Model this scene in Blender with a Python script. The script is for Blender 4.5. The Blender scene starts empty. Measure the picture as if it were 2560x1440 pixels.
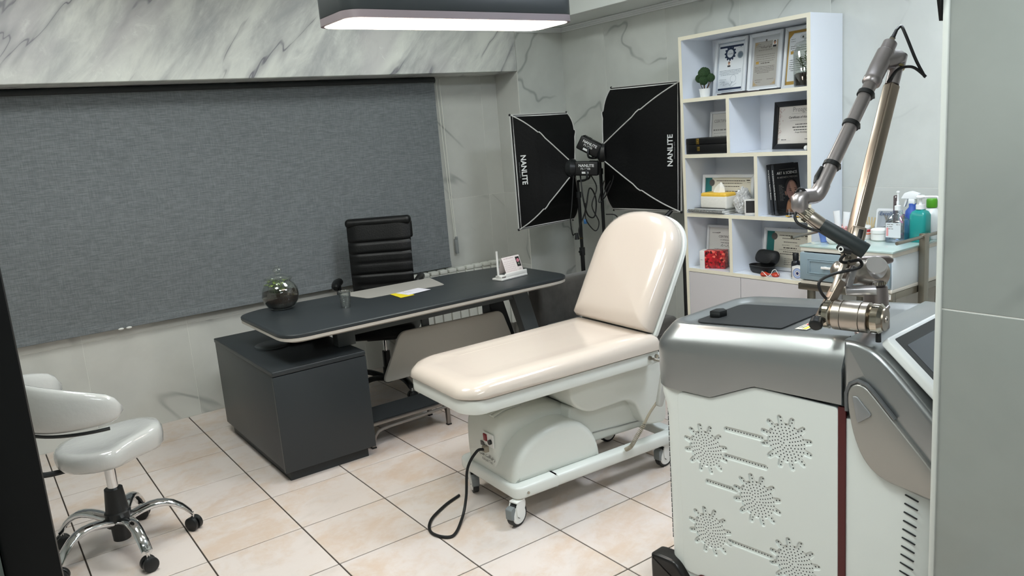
import bpy, bmesh, math, random
from mathutils import Vector, Matrix
from math import sin, cos, pi, sqrt, radians as RAD
sc = bpy.context.scene
COL = sc.collection
rnd = random.Random(7)

# ------------------------------------------------------------------ camera
def make_camera():
    yaw, pit, rol = RAD(34.842), RAD(11.129), RAD(-4.565)
    f = Vector((sin(yaw) * cos(pit), cos(yaw) * cos(pit), -sin(pit)))
    r = Vector((cos(yaw), -sin(yaw), 0))
    u = r.cross(f)
    r2 = r * cos(rol) + u * sin(rol)
    u2 = -r * sin(rol) + u * cos(rol)
    cd = bpy.data.cameras.new('camera')
    co = bpy.data.objects.new('camera', cd)
    COL.objects.link(co)
    m = Matrix((r2, u2, -f)).transposed().to_4x4()
    m.translation = (-0.602, -5.183, 1.616)
    co.matrix_world = m
    cd.sensor_width = 36
    cd.lens = 1967.54 / 2560 * 36
    cd.clip_start = 0.02
    sc.camera = co
make_camera()

# ------------------------------------------------------------------ world, exposure
wd = bpy.data.worlds.new('world'); sc.world = wd; wd.use_nodes = True
wd.node_tree.nodes['Background'].inputs[0].default_value = (0.62, 0.68, 0.70, 1)
wd.node_tree.nodes['Background'].inputs[1].default_value = 0.2
FILL_CORNER = 44.0  # radiance of the unseen panel added to brighten bookcase and right wall
FILL_MIDDLE = 34.0  # radiance of the unseen panel added to lift surfaces facing the camera
FILL_SOFA = 16.0  # radiance of the unseen panel added to lift pier and soffit
FILL_BEAM = 28.0     # radiance of the added fill panel in front of the beam
sc.view_settings.view_transform = 'Standard'
sc.view_settings.look = 'None'
sc.view_settings.exposure = 0.0
sc.view_settings.gamma = 1.0
sc.view_settings.use_curve_mapping = False
LAMP_WARM = 12.0     # radiance of the warm pendant over the desk
LAMP_COOL = 18.0     # radiance of the cool pendant over the laser machine
FILL_HALL = 14.0     # radiance of the added fill panel in the corridor

# ------------------------------------------------------------------ helpers
def lin(c):
    if isinstance(c, str):
        c = [int(c[i:i + 2], 16) / 255 for i in (0, 2, 4)]
    return tuple((x / 12.92 if x <= 0.04045 else ((x + 0.055) / 1.055) ** 2.4) for x in c) + (1,)

MATS = {}
def mat(name, col, rough=0.5, metal=0.0, spec=0.5, coat=0.0, emit=None, alpha=None, trans=0.0, ior=1.45, noise=None, bump=None, sheen=0.0, coat_rough=0.05):
    """principled material; noise=(scale, amount) varies the colour, bump=(scale, strength) the relief"""
    if name in MATS:
        return MATS[name]
    m = bpy.data.materials.new(name); m.use_nodes = True
    nt = m.node_tree; b = nt.nodes['Principled BSDF']
    c = lin(col)
    b.inputs['Base Color'].default_value = c
    b.inputs['Roughness'].default_value = rough
    b.inputs['Metallic'].default_value = metal
    b.inputs['Specular IOR Level'].default_value = spec
    b.inputs['IOR'].default_value = ior
    if coat: b.inputs['Coat Weight'].default_value = coat; b.inputs['Coat Roughness'].default_value = coat_rough
    if trans: b.inputs['Transmission Weight'].default_value = trans
    if sheen: b.inputs['Sheen Weight'].default_value = sheen; b.inputs['Sheen Roughness'].default_value = 0.4
    if emit:
        b.inputs['Emission Color'].default_value = lin(emit[0]); b.inputs['Emission Strength'].default_value = emit[1]
    tc = nt.nodes.new('ShaderNodeNewGeometry')
    if noise:
        n = nt.nodes.new('ShaderNodeTexNoise'); n.inputs['Scale'].default_value = noise[0]; n.inputs['Detail'].default_value = 5
        nt.links.new(tc.outputs['Position'], n.inputs['Vector'])
        mx = nt.nodes.new('ShaderNodeMix'); mx.data_type = 'RGBA'; mx.blend_type = 'MULTIPLY'
        mx.inputs[0].default_value = 1
        rp = nt.nodes.new('ShaderNodeMapRange'); rp.inputs['From Min'].default_value = 0.3; rp.inputs['From Max'].default_value = 0.7
        rp.inputs['To Min'].default_value = 1 - noise[1]; rp.inputs['To Max'].default_value = 1 + noise[1] * 0.5
        nt.links.new(n.outputs['Fac'], rp.inputs['Value'])
        mx.inputs[6].default_value = c
        nt.links.new(rp.outputs[0], mx.inputs[7])
        nt.links.new(mx.outputs[2], b.inputs['Base Color'])
    if bump:
        n2 = nt.nodes.new('ShaderNodeTexNoise'); n2.inputs['Scale'].default_value = bump[0]; n2.inputs['Detail'].default_value = 4
        nt.links.new(tc.outputs['Position'], n2.inputs['Vector'])
        bp = nt.nodes.new('ShaderNodeBump'); bp.inputs['Strength'].default_value = bump[1]; bp.inputs['Distance'].default_value = 0.004
        nt.links.new(n2.outputs['Fac'], bp.inputs['Height']); nt.links.new(bp.outputs[0], b.inputs['Normal'])
    MATS[name] = m
    return m

def glass(name, tint='ffffff', mix=0.12, rough=0.02):
    """thin clear wall: mostly transparent with fresnel gloss"""
    if name in MATS: return MATS[name]
    m = bpy.data.materials.new(name); m.use_nodes = True; nt = m.node_tree; nt.nodes.clear()
    o = nt.nodes.new('ShaderNodeOutputMaterial'); t = nt.nodes.new('ShaderNodeBsdfTransparent'); t.inputs[0].default_value = lin(tint)
    g = nt.nodes.new('ShaderNodeBsdfGlossy'); g.inputs['Roughness'].default_value = rough
    fr = nt.nodes.new('ShaderNodeLayerWeight'); fr.inputs['Blend'].default_value = 0.35
    mr = nt.nodes.new('ShaderNodeMapRange'); mr.inputs['To Min'].default_value = mix * 0.5; mr.inputs['To Max'].default_value = min(1, mix * 5)
    mx = nt.nodes.new('ShaderNodeMixShader')
    nt.links.new(fr.outputs['Facing'], mr.inputs['Value']); nt.links.new(mr.outputs[0], mx.inputs[0])
    nt.links.new(t.outputs[0], mx.inputs[1]); nt.links.new(g.outputs[0], mx.inputs[2]); nt.links.new(mx.outputs[0], o.inputs[0])
    MATS[name] = m
    return m

class MB:
    """collects shapes; build() links them as ONE mesh object"""
    def __init__(s, T=None):
        s.v = []; s.f = []; s.mi = []; s.m = 0; s.T = T or Matrix.Identity(4)
    def add(s, vs, fs):
        o = len(s.v); T = s.T
        s.v += [tuple(T @ Vector(p)) for p in vs]
        s.f += [tuple(i + o for i in f) for f in fs]; s.mi += [s.m] * len(fs)
        return s
    def addbm(s, bm, M=None):
        bm.verts.ensure_lookup_table(); bm.verts.index_update()
        s.add([(M @ v.co if M else v.co) for v in bm.verts], [[v.index for v in f.verts] for f in bm.faces]); bm.free()
        return s
    def box(s, c, d, bev=0.0, seg=2, M=None):
        bm = bmesh.new(); bmesh.ops.create_cube(bm, size=1)
        for v in bm.verts: v.co = Vector((v.co.x * d[0], v.co.y * d[1], v.co.z * d[2]))
        if bev: bmesh.ops.bevel(bm, geom=bm.edges[:], offset=bev, segments=seg, affect='EDGES', profile=0.5)
        return s.addbm(bm, Matrix.Translation(c) @ (M or Matrix.Identity(4)))
    def box2(s, a, b, bev=0.0, seg=2):
        return s.box([(a[i] + b[i]) / 2 for i in range(3)], [abs(b[i] - a[i]) for i in range(3)], bev, seg)
    def cyl(s, a, b, r0, r1=None, n=20, cap=True):
        return s.tube([a, b], [r0, r0 if r1 is None else r1], n, cap=cap)
    def tube(s, pts, r, n=8, cap=True, closed=False):
        pts = [Vector(p) for p in pts]; N = len(pts)
        rs = r if isinstance(r, (list, tuple)) else [r] * N
        vs = []; fs = []; up = None
        for i, p in enumerate(pts):
            if closed: t = pts[(i + 1) % N] - pts[i - 1]
            else: t = pts[min(i + 1, N - 1)] - pts[max(i - 1, 0)]
            if t.length < 1e-9: t = Vector((0, 0, 1))
            t.normalize()
            if up is None:
                up = Vector((0, 0, 1)) if abs(t.z) < 0.9 else Vector((1, 0, 0))
            x = up - t * up.dot(t)
            if x.length < 1e-6: x = t.orthogonal()
            x.normalize(); y = t.cross(x); up = x
            for k in range(n):
                a = 2 * pi * k / n
                vs.append(p + (x * cos(a) + y * sin(a)) * rs[i])
        M = N if closed else N - 1
        for i in range(M):
            j = (i + 1) % N
            for k in range(n):
                fs.append((i * n + k, i * n + (k + 1) % n, j * n + (k + 1) % n, j * n + k))
        if cap and not closed:
            fs.append(tuple(range(n))[::-1]); fs.append(tuple(range((N - 1) * n, N * n)))
        return s.add(vs, fs)
    def lathe(s, prof, c=(0, 0, 0), n=28, M=None, a0=0, a1=2 * pi):
        """prof: list of (radius, height) bottom to top"""
        full = abs(a1 - a0 - 2 * pi) < 1e-6
        K = n if full else n + 1
        vs = []; fs = []
        for (r, z) in prof:
            for k in range(K):
                a = a0 + (a1 - a0) * k / n
                p = Vector((r * cos(a), r * sin(a), z))
                vs.append(Vector(c) + (M.to_3x3() @ p if M else p))
        for i in range(len(prof) - 1):
            for k in range(n if full else n):
                k2 = (k + 1) % K
                fs.append((i * K + k, i * K + k2, (i + 1) * K + k2, (i + 1) * K + k))
        if full:
            if prof[0][0] > 1e-6: fs.append(tuple(range(K))[::-1])
            if prof[-1][0] > 1e-6: fs.append(tuple(range((len(prof) - 1) * K, len(prof) * K)))
        return s.add(vs, fs)
    def prism(s, poly, h, M=None, bev=0.0, seg=2, both=True):
        """polygon in xy extruded from z=0 to z=h"""
        bm = bmesh.new()
        f = bm.faces.new([bm.verts.new((p[0], p[1], 0)) for p in poly])
        f.normal_update()
        if f.normal.z < 0: f.normal_flip()
        r = bmesh.ops.extrude_face_region(bm, geom=[f])
        tv = [g for g in r['geom'] if isinstance(g, bmesh.types.BMVert)]
        for v in tv: v.co.z += h
        bmesh.ops.recalc_face_normals(bm, faces=bm.faces[:])
        if bev:
            es = [e for e in bm.edges if abs(e.verts[0].co.z - e.verts[1].co.z) < 1e-7 and (both or e.verts[0].co.z > h / 2)]
            bmesh.ops.bevel(bm, geom=es, offset=bev, segments=seg, affect='EDGES', profile=0.5)
        return s.addbm(bm, M)
    def loft(s, rings, closed=True, cap0=True, cap1=True):
        n = len(rings[0]); vs = [p for r in rings for p in r]; fs = []
        for i in range(len(rings) - 1):
            for k in range(n if closed else n - 1):
                k2 = (k + 1) % n
                fs.append((i * n + k, i * n + k2, (i + 1) * n + k2, (i + 1) * n + k))
        if cap0: fs.append(tuple(range(n))[::-1])
        if cap1: fs.append(tuple(range((len(rings) - 1) * n, len(rings) * n)))
        return s.add(vs, fs)
    def sph(s, c, r, sx=1, sy=1, sz=1, n=16, m=10):
        pr = [(sin(pi * i / m), -cos(pi * i / m)) for i in range(m + 1)]
        vs = []; fs = []
        for a, z in pr:
            for k in range(n):
                t = 2 * pi * k / n
                vs.append((c[0] + r * sx * a * cos(t), c[1] + r * sy * a * sin(t), c[2] + r * sz * z))
        for i in range(m):
            for k in range(n):
                fs.append((i * n + k, i * n + (k + 1) % n, (i + 1) * n + (k + 1) % n, (i + 1) * n + k))
        return s.add(vs, fs)
    def quad(s, a, b, c, d): return s.add([a, b, c, d], [(0, 1, 2, 3)])
    def build(s, name, m, parent=None, kind=None, label=None, ang=40, world=False, cat=None, group=None):
        me = bpy.data.meshes.new(name)
        vs = s.v
        if world and parent is not None:
            inv = mtx(parent).inverted(); vs = [tuple(inv @ Vector(p)) for p in vs]
        me.from_pydata(vs, [], s.f)
        ms = m if isinstance(m, (list, tuple)) else [m]
        for x in ms: me.materials.append(x)
        if len(ms) > 1: me.polygons.foreach_set('material_index', s.mi)
        bm = bmesh.new(); bm.from_mesh(me)
        bmesh.ops.remove_doubles(bm, verts=bm.verts, dist=1e-6)
        bmesh.ops.recalc_face_normals(bm, faces=bm.faces[:])
        bm.to_mesh(me); bm.free()
        me.polygons.foreach_set('use_smooth', [True] * len(me.polygons))
        me.set_sharp_from_angle(angle=RAD(ang))
        me.update()
        o = bpy.data.objects.new(name, me); COL.objects.link(o)
        if parent is not None: o.parent = parent
        tag(o, label, cat, group, kind)
        return o

def mtx(o): return Matrix.Translation(o.location) @ o.rotation_euler.to_matrix().to_4x4()
def tag(o, label=None, cat=None, group=None, kind=None):
    if label: o['label'] = label
    if cat: o['category'] = cat
    if group: o['group'] = group
    if kind: o['kind'] = kind
    return o
def thing(name, label, cat, loc=(0, 0, 0), rz=0, group=None):
    o = bpy.data.objects.new(name, None); COL.objects.link(o)
    o.empty_display_size = 0.1
    o.location = loc; o.rotation_euler = (0, 0, rz)
    return tag(o, label, cat, group)
def dup(root, loc=None, rz=None, label=None, group=None):
    r = root.copy(); COL.objects.link(r)
    if loc is not None: r.location = loc
    if rz is not None: r.rotation_euler = (0, 0, rz)
    if label: r['label'] = label
    if group: r['group'] = group
    for ch in list(root.children):
        c = ch.copy(); COL.objects.link(c); c.parent = r
        for g in list(ch.children):
            d = g.copy(); COL.objects.link(d); d.parent = c
    return r
def frame(o, x, y):
    """matrix with origin o, x axis x, y axis y (orthonormalised)"""
    x = Vector(x).normalized(); z = x.cross(Vector(y)).normalized(); y = z.cross(x)
    m = Matrix((x, y, z)).transposed().to_4x4(); m.translation = o
    return m
def axis(a, b):
    """matrix whose z runs from a to b"""
    z = (Vector(b) - Vector(a)).normalized(); x = z.orthogonal().normalized()
    m = Matrix((x, z.cross(x), z)).transposed().to_4x4(); m.translation = a
    return m
def rrect(x0, y0, x1, y1, r, n=5):
    rr = r if isinstance(r, (list, tuple)) else [r] * 4
    out = []
    for (cx, cy, a, q) in ((x1 - rr[0], y1 - rr[0], 0, rr[0]), (x0 + rr[1], y1 - rr[1], 90, rr[1]), (x0 + rr[2], y0 + rr[2], 180, rr[2]), (x1 - rr[3], y0 + rr[3], 270, rr[3])):
        for k in range(n + 1):
            t = RAD(a + 90 * k / n); out.append((cx + q * cos(t), cy + q * sin(t)))
    return out
def rpoly(poly, r, n=4):
    """polygon with rounded corners"""
    out = []; N = len(poly)
    for i in range(N):
        p = Vector(poly[i]); a = Vector(poly[i - 1]) - p; b = Vector(poly[(i + 1) % N]) - p
        q = r[i] if isinstance(r, (list, tuple)) else r
        q = min(q, a.length * 0.45, b.length * 0.45)
        if q < 1e-5: out.append(tuple(p)); continue
        A = p + a.normalized() * q; B = p + b.normalized() * q
        for k in range(n + 1):
            t = k / n; out.append(tuple(A * (1 - t) ** 2 + p * 2 * t * (1 - t) + B * t * t))
    return out
def spline(pts, n=6, closed=False):
    P = [Vector(p) for p in pts]; out = []; N = len(P)
    for i in range(N if closed else N - 1):
        p1 = P[i]; p2 = P[(i + 1) % N]
        p0 = P[i - 1] if (closed or i > 0) else p1 * 2 - p2
        p3 = P[(i + 2) % N] if (closed or i + 2 < N) else p2 * 2 - p1
        for k in range(n):
            t = k / n
            out.append(0.5 * ((2 * p1) + (p2 - p0) * t + (2 * p0 - 5 * p1 + 4 * p2 - p3) * t * t + (3 * p1 - p0 - 3 * p2 + p3) * t ** 3))
    if not closed: out.append(P[-1])
    return out
def curve_fill(loops, depth, bev=0.0):
    """flat sheet with holes: first loop outside, the others cut out; returns vertices and faces (z from -depth/2)"""
    cu = bpy.data.curves.new('sheet', 'CURVE'); cu.dimensions = '2D'; cu.fill_mode = 'BOTH'
    cu.extrude = depth / 2; cu.bevel_depth = bev; cu.bevel_resolution = 1
    for lp in loops:
        sp = cu.splines.new('POLY'); sp.points.add(len(lp) - 1)
        for i, p in enumerate(lp): sp.points[i].co = (p[0], p[1], 0, 1)
        sp.use_cyclic_u = True
    return _eval(cu)
def _eval(cu):
    o = bpy.data.objects.new('temporary', cu); me = None
    COL.objects.link(o)
    dg = bpy.context.evaluated_depsgraph_get()
    me = bpy.data.meshes.new_from_object(o.evaluated_get(dg))
    vs = [tuple(v.co) for v in me.vertices]; fs = [tuple(p.vertices) for p in me.polygons]
    bpy.data.objects.remove(o); bpy.data.meshes.remove(me); bpy.data.curves.remove(cu)
    return vs, fs
TXT = {}
def text(mb, s, M, size, align='CENTER', bold=0.0, shear=0.0, sx=1.0):
    """flat lettering in the xy plane of M, baseline at its origin"""
    key = (s, align, bold, shear)
    if key not in TXT:
        cu = bpy.data.curves.new('text', 'FONT'); cu.body = s; cu.align_x = align; cu.offset = bold; cu.shear = shear
        cu.fill_mode = 'FRONT'; cu.resolution_u = 3
        TXT[key] = _eval(cu)
    vs, fs = TXT[key]
    mb.add([M @ Vector((p[0] * size * sx, p[1] * size, 0)) for p in vs], fs)
def lines(mb, M, x0, x1, y, h, seed=0, word=0.012):
    """a line of print too small to read: words as little dark bars"""
    r = random.Random(seed); x = x0
    while x < x1 - 0.002:
        w = min(word * r.uniform(0.4, 1.3), x1 - x)
        mb.add([M @ Vector(p) for p in ((x, y, 0), (x + w, y, 0), (x + w, y + h, 0), (x, y + h, 0))], [(0, 1, 2, 3)])
        x += w + word * 0.22
def disc(mb, M, c, r, n=20, sy=1.0):
    mb.add([M @ Vector((c[0] + r * cos(2 * pi * k / n), c[1] + r * sy * sin(2 * pi * k / n), 0)) for k in range(n)], [tuple(range(n))])
def rect(mb, M, x0, y0, x1, y1):
    mb.add([M @ Vector(p) for p in ((x0, y0, 0), (x1, y0, 0), (x1, y1, 0), (x0, y1, 0))], [(0, 1, 2, 3)])
def ring(mb, M, c, r0, r1, n=28):
    vs = []
    for k in range(n):
        a = 2 * pi * k / n
        vs += [M @ Vector((c[0] + r0 * cos(a), c[1] + r0 * sin(a), 0)), M @ Vector((c[0] + r1 * cos(a), c[1] + r1 * sin(a), 0))]
    mb.add(vs, [(2 * k, 2 * k + 1, (2 * k + 3) % (2 * n), (2 * k + 2) % (2 * n)) for k in range(n)])
# ------------------------------------------------------------------ stone, tile and cloth materials
def N(nt, t, **kw):
    n = nt.nodes.new(t)
    for k, v in kw.items():
        if k.startswith('i_'): n.inputs[k[2:].replace('_', ' ')].default_value = v
        else: setattr(n, k, v)
    return n
def mixc(nt, fac, a, b, mode='MIX'):
    m = nt.nodes.new('ShaderNodeMix'); m.data_type = 'RGBA'; m.blend_type = mode
    for sck, val in ((0, fac), (6, a), (7, b)):
        if hasattr(val, 'is_linked'): nt.links.new(val, m.inputs[sck])
        else: m.inputs[sck].default_value = val
    return m.outputs[2]
def math_(nt, op, a, b=None, clamp=False):
    m = nt.nodes.new('ShaderNodeMath'); m.operation = op; m.use_clamp = clamp
    for i, val in enumerate((a, b)):
        if val is None: continue
        if hasattr(val, 'is_linked'): nt.links.new(val, m.inputs[i])
        else: m.inputs[i].default_value = val
    return m.outputs[0]
def ramp(nt, v, a, b, ca=0.0, cb=1.0, smooth=True):
    m = nt.nodes.new('ShaderNodeMapRange'); m.interpolation_type = 'SMOOTHSTEP' if smooth else 'LINEAR'
    nt.links.new(v, m.inputs['Value'])
    for k, x in (('From Min', a), ('From Max', b), ('To Min', ca), ('To Max', cb)): m.inputs[k].default_value = x
    return m.outputs[0]
def noise(nt, vec, scale, detail=4, rough=0.5, dist=0.0):
    n = nt.nodes.new('ShaderNodeTexNoise'); n.inputs['Scale'].default_value = scale; n.inputs['Detail'].default_value = detail
    n.inputs['Roughness'].default_value = rough; n.inputs['Distortion'].default_value = dist
    nt.links.new(vec, n.inputs['Vector']); return n.outputs['Fac']
def stretched(nt, pos, d, k):
    """position squeezed along direction d so patterns run along d"""
    d = Vector(d).normalized()
    dt = N(nt, 'ShaderNodeVectorMath', operation='DOT_PRODUCT'); nt.links.new(pos, dt.inputs[0]); dt.inputs[1].default_value = d
    s = N(nt, 'ShaderNodeVectorMath', operation='SCALE'); s.inputs[0].default_value = d
    nt.links.new(math_(nt, 'MULTIPLY', dt.outputs['Value'], 1 - k), s.inputs['Scale'])
    r = N(nt, 'ShaderNodeVectorMath', operation='SUBTRACT'); nt.links.new(pos, r.inputs[0]); nt.links.new(s.outputs[0], r.inputs[1])
    return r.outputs[0]
def new_nodes(name):
    m = bpy.data.materials.new(name); m.use_nodes = True; nt = m.node_tree
    return m, nt, nt.nodes['Principled BSDF']
def rand_pos(nt, amount=7.0):
    g = N(nt, 'ShaderNodeNewGeometry'); oi = N(nt, 'ShaderNodeObjectInfo')
    cv = N(nt, 'ShaderNodeCombineXYZ')
    for i, k in enumerate((1.0, 1.7, 0.6)):
        nt.links.new(math_(nt, 'MULTIPLY', oi.outputs['Random'], amount * k), cv.inputs[i])
    a = N(nt, 'ShaderNodeVectorMath', operation='ADD'); nt.links.new(g.outputs['Position'], a.inputs[0]); nt.links.new(cv.outputs[0], a.inputs[1])
    return a.outputs[0], oi.outputs['Random'], g.outputs['Position']

def wall_tile_material(name, base, veindir, vein='6e716f', seed=0):
    m, nt, b = new_nodes(name)
    p, r, wp = rand_pos(nt, 5.0 + seed)
    q = stretched(nt, p, veindir, 0.2)
    n1 = noise(nt, q, 1.0, 4, 0.48, 0.05)
    line = ramp(nt, math_(nt, 'ABSOLUTE', math_(nt, 'SUBTRACT', n1, 0.5)), 0.0, 0.008, 1.0, 0.0)
    halo = ramp(nt, math_(nt, 'ABSOLUTE', math_(nt, 'SUBTRACT', n1, 0.5)), 0.0, 0.05, 1.0, 0.0)
    mask = ramp(nt, noise(nt, p, 1.6, 2), 0.42, 0.54)
    v = math_(nt, 'MULTIPLY', math_(nt, 'ADD', math_(nt, 'MULTIPLY', line, 0.42), math_(nt, 'MULTIPLY', halo, 0.12)), mask, True)
    cloud = ramp(nt, noise(nt, p, 2.2, 5, 0.6, 0.3), 0.3, 0.7, 0.93, 1.04)
    cc = N(nt, 'ShaderNodeCombineColor')
    for i in range(3): nt.links.new(cloud, cc.inputs[i])
    col = mixc(nt, 1.0, lin(base), cc.outputs[0], 'MULTIPLY')
    nt.links.new(mixc(nt, v, col, lin(vein)), b.inputs['Base Color'])
    b.inputs['Roughness'].default_value = 0.06
    b.inputs['Specular IOR Level'].default_value = 0.55
    bp = N(nt, 'ShaderNodeBump'); bp.inputs['Strength'].default_value = 0.06; bp.inputs['Distance'].default_value = 0.02
    nt.links.new(noise(nt, p, 3.5, 1), bp.inputs['Height']); nt.links.new(bp.outputs[0], b.inputs['Normal'])
    return m
def floor_tile_material():
    m, nt, b = new_nodes('cream_floor_tile')
    p, r, wp = rand_pos(nt, 9.0)
    q = stretched(nt, p, (1, 0.45, 0), 0.6)
    n1 = noise(nt, q, 4.2, 7, 0.62, 0.5)
    n2 = noise(nt, p, 16, 6, 0.7, 0.6)
    f = ramp(nt, math_(nt, 'ADD', math_(nt, 'MULTIPLY', n1, 0.7), math_(nt, 'MULTIPLY', n2, 0.3)), 0.44, 0.64)
    col = mixc(nt, f, lin('d4cac4'), lin('cbb8a8'))
    g = ramp(nt, noise(nt, q, 9, 5, 0.6, 0.3), 0.52, 0.75, 0.0, 0.35)
    nt.links.new(mixc(nt, g, col, lin('bcb2aa')), b.inputs['Base Color'])
    b.inputs['Roughness'].default_value = 0.3
    b.inputs['Specular IOR Level'].default_value = 0.4
    bp = N(nt, 'ShaderNodeBump'); bp.inputs['Strength'].default_value = 0.15; bp.inputs['Distance'].default_value = 0.003
    nt.links.new(n2, bp.inputs['Height']); nt.links.new(bp.outputs[0], b.inputs['Normal'])
    return m
def painted_marble():
    """hand painted marble plaster on the beam: slanting pale and grey streaks with violet veins"""
    m, nt, b = new_nodes('painted_marble')
    g = N(nt, 'ShaderNodeNewGeometry'); p = g.outputs['Position']
    d = (0.62, 0.1, 0.78)
    q = stretched(nt, p, d, 0.26)
    a = noise(nt, q, 2.6, 8, 0.62, 0.5)
    c1 = noise(nt, q, 6.5, 6, 0.65, 0.8)
    f = ramp(nt, math_(nt, 'ADD', math_(nt, 'MULTIPLY', a, 0.65), math_(nt, 'MULTIPLY', c1, 0.35)), 0.36, 0.62)
    col = mixc(nt, f, lin('a4a6a7'), lin('dfe1db'))
    tint = ramp(nt, noise(nt, q, 3.1, 3, 0.5), 0.5, 0.66, 0, 0.5)
    col = mixc(nt, tint, col, lin('b4b0b4'))
    chalk = ramp(nt, noise(nt, p, 9, 8, 0.75, 1.0), 0.56, 0.66, 0, 0.55)
    col = mixc(nt, math_(nt, 'MULTIPLY', chalk, f), col, lin('e6e8e3'))
    q2 = stretched(nt, p, d, 0.16)
    v1 = noise(nt, q2, 3.0, 4, 0.5, 0.35)
    e = math_(nt, 'ABSOLUTE', math_(nt, 'SUBTRACT', v1, 0.5))
    thin = ramp(nt, e, 0.0, 0.007, 0.75, 0); soft = ramp(nt, e, 0.0, 0.05, 0.4, 0)
    msk = ramp(nt, noise(nt, p, 2.0, 3, 0.5), 0.42, 0.54)
    v = math_(nt, 'MULTIPLY', math_(nt, 'ADD', math_(nt, 'MULTIPLY', thin, 0.8), soft), msk, True)
    nt.links.new(mixc(nt, v, col, lin('75747b')), b.inputs['Base Color'])
    b.inputs['Roughness'].default_value = 0.4
    bp = N(nt, 'ShaderNodeBump'); bp.inputs['Strength'].default_value = 0.25; bp.inputs['Distance'].default_value = 0.004
    nt.links.new(c1, bp.inputs['Height']); nt.links.new(bp.outputs[0], b.inputs['Normal'])
    return m
def blind_cloth():
    m, nt, b = new_nodes('grey_blind_cloth')
    g = N(nt, 'ShaderNodeNewGeometry'); p = g.outputs['Position']
    h = noise(nt, stretched(nt, p, (1, 0, 0), 0.05), 330, 2, 0.5)
    w = noise(nt, stretched(nt, p, (0, 0, 1), 0.06), 330, 2, 0.5)
    t = math_(nt, 'ADD', math_(nt, 'MULTIPLY', h, 0.62), math_(nt, 'MULTIPLY', w, 0.38))
    nt.links.new(mixc(nt, ramp(nt, t, 0.36, 0.66), lin('686d70'), lin('82878a')), b.inputs['Base Color'])
    b.inputs['Roughness'].default_value = 0.85
    b.inputs['Specular IOR Level'].default_value = 0.2
    bp = N(nt, 'ShaderNodeBump'); bp.inputs['Strength'].default_value = 0.3; bp.inputs['Distance'].default_value = 0.002
    nt.links.new(t, bp.inputs['Height']); nt.links.new(bp.outputs[0], b.inputs['Normal'])
    return m
def jewels():
    m, nt, b = new_nodes('red_gem_print')
    g = N(nt, 'ShaderNodeNewGeometry')
    v = N(nt, 'ShaderNodeTexVoronoi'); v.inputs['Scale'].default_value = 75; nt.links.new(g.outputs['Position'], v.inputs['Vector'])
    s = N(nt, 'ShaderNodeSeparateColor'); nt.links.new(v.outputs['Color'], s.inputs[0])
    c = mixc(nt, s.outputs[0], lin('3a0a0c'), lin('c8202a'))
    c = mixc(nt, ramp(nt, s.outputs[1], 0.82, 0.9), c, lin('e86a5a'))
    nt.links.new(c, b.inputs['Base Color']); b.inputs['Roughness'].default_value = 0.3
    return m

TILE_W = wall_tile_material('marble_wall_tile', 'cccfca', (0.75, -0.75, 0.55))
TILE_N = wall_tile_material('marble_niche_tile', 'c9cac5', (0.8, 0.0, -0.75), seed=1.3)
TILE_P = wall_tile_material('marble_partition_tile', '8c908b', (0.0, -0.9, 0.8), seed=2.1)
GROUT_W = mat('pale_wall_joint', 'dcdcd6', 0.6)
GROUT_F = mat('dark_floor_joint', '3a332d', 0.9)
FLOOR_T = floor_tile_material()
PLASTER = mat('ceiling_plaster', 'e0e4e1', 0.8)
WHITEP = mat('white_plastic', 'e8e8e4', 0.3)

# ------------------------------------------------------------------ room
def structure(name, mb, m, label=None, parent=None):
    return mb.build(name, m, parent, kind=None if parent else 'structure', label=label)
XR, YN, YB = 3.43, -0.025, -0.32          # right wall, niche wall, face of beam and pier
fl = structure('floor', MB().box2((-2.6, -6.8, -0.08), (3.7, 0.2, -0.004)), GROUT_F)
tm = None; T = 0.4
for i in range(-6, 9):
    for j in range(0, 17):
        x0 = i * T; y1 = -j * T
        if x0 > XR or y1 < -6.4: continue
        if tm is None:
            o = MB().box((0, 0, -0.004), (T - 0.006, T - 0.006, 0.008), 0.0008, 1).build('floor_tile', FLOOR_T, fl); tm = o.data
        else:
            o = bpy.data.objects.new('floor_tile', tm); COL.objects.link(o); o.parent = fl
        o.location = (x0 + T / 2, y1 - T / 2, 0)
        if i * T + T > XR: o.scale = ((XR - x0) / T, 1, 1); o.location.x = (x0 + XR) / 2
        o.rotation_euler = (0, 0, 0)

def tiled(wall, plane, us, vs, m, flip=False, gap=0.0025, t=0.008):
    """tiles on a wall: plane 'x' or 'y' with its coordinate and the room side sign; us, vs joint positions"""
    ax, c, sgn = plane
    for a, b in zip(us[:-1], us[1:]):
        for d, e in zip(vs[:-1], vs[1:]):
            u0, u1 = min(a, b) + gap / 2, max(a, b) - gap / 2; v0, v1 = d + gap / 2, e - gap / 2
            lo, hi = (c, c + sgn * t)
            mb = MB()
            if ax == 'y': mb.box(((u0 + u1) / 2, (lo + hi) / 2, (v0 + v1) / 2), (u1 - u0, t, v1 - v0), 0.0008, 1)
            else: mb.box(((lo + hi) / 2, (u0 + u1) / 2, (v0 + v1) / 2), (t, u1 - u0, v1 - v0), 0.0008, 1)
            mb.build('wall_tile', m, wall)

# window wall at the back of the niche, its tiles (the blind hides the window itself)
wb = structure('wall_back', MB().box2((-2.6, YN + 0.0012, -0.05), (2.99, 0.2, 2.8)), GROUT_W)
xs = [-2.475, -1.885, -1.295, -0.705, -0.112, 0.48, 1.07, 1.66, 2.252, 2.845, 2.985]
tiled(wb, ('y', YN + 0.008, -1), xs, [0, 0.60], TILE_N)
tiled(wb, ('y', YN + 0.008, -1), xs, [0.60, 1.157], TILE_N)
tiled(wb, ('y', YN + 0.008, -1), xs, [1.157, 2.056], TILE_N)
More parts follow.
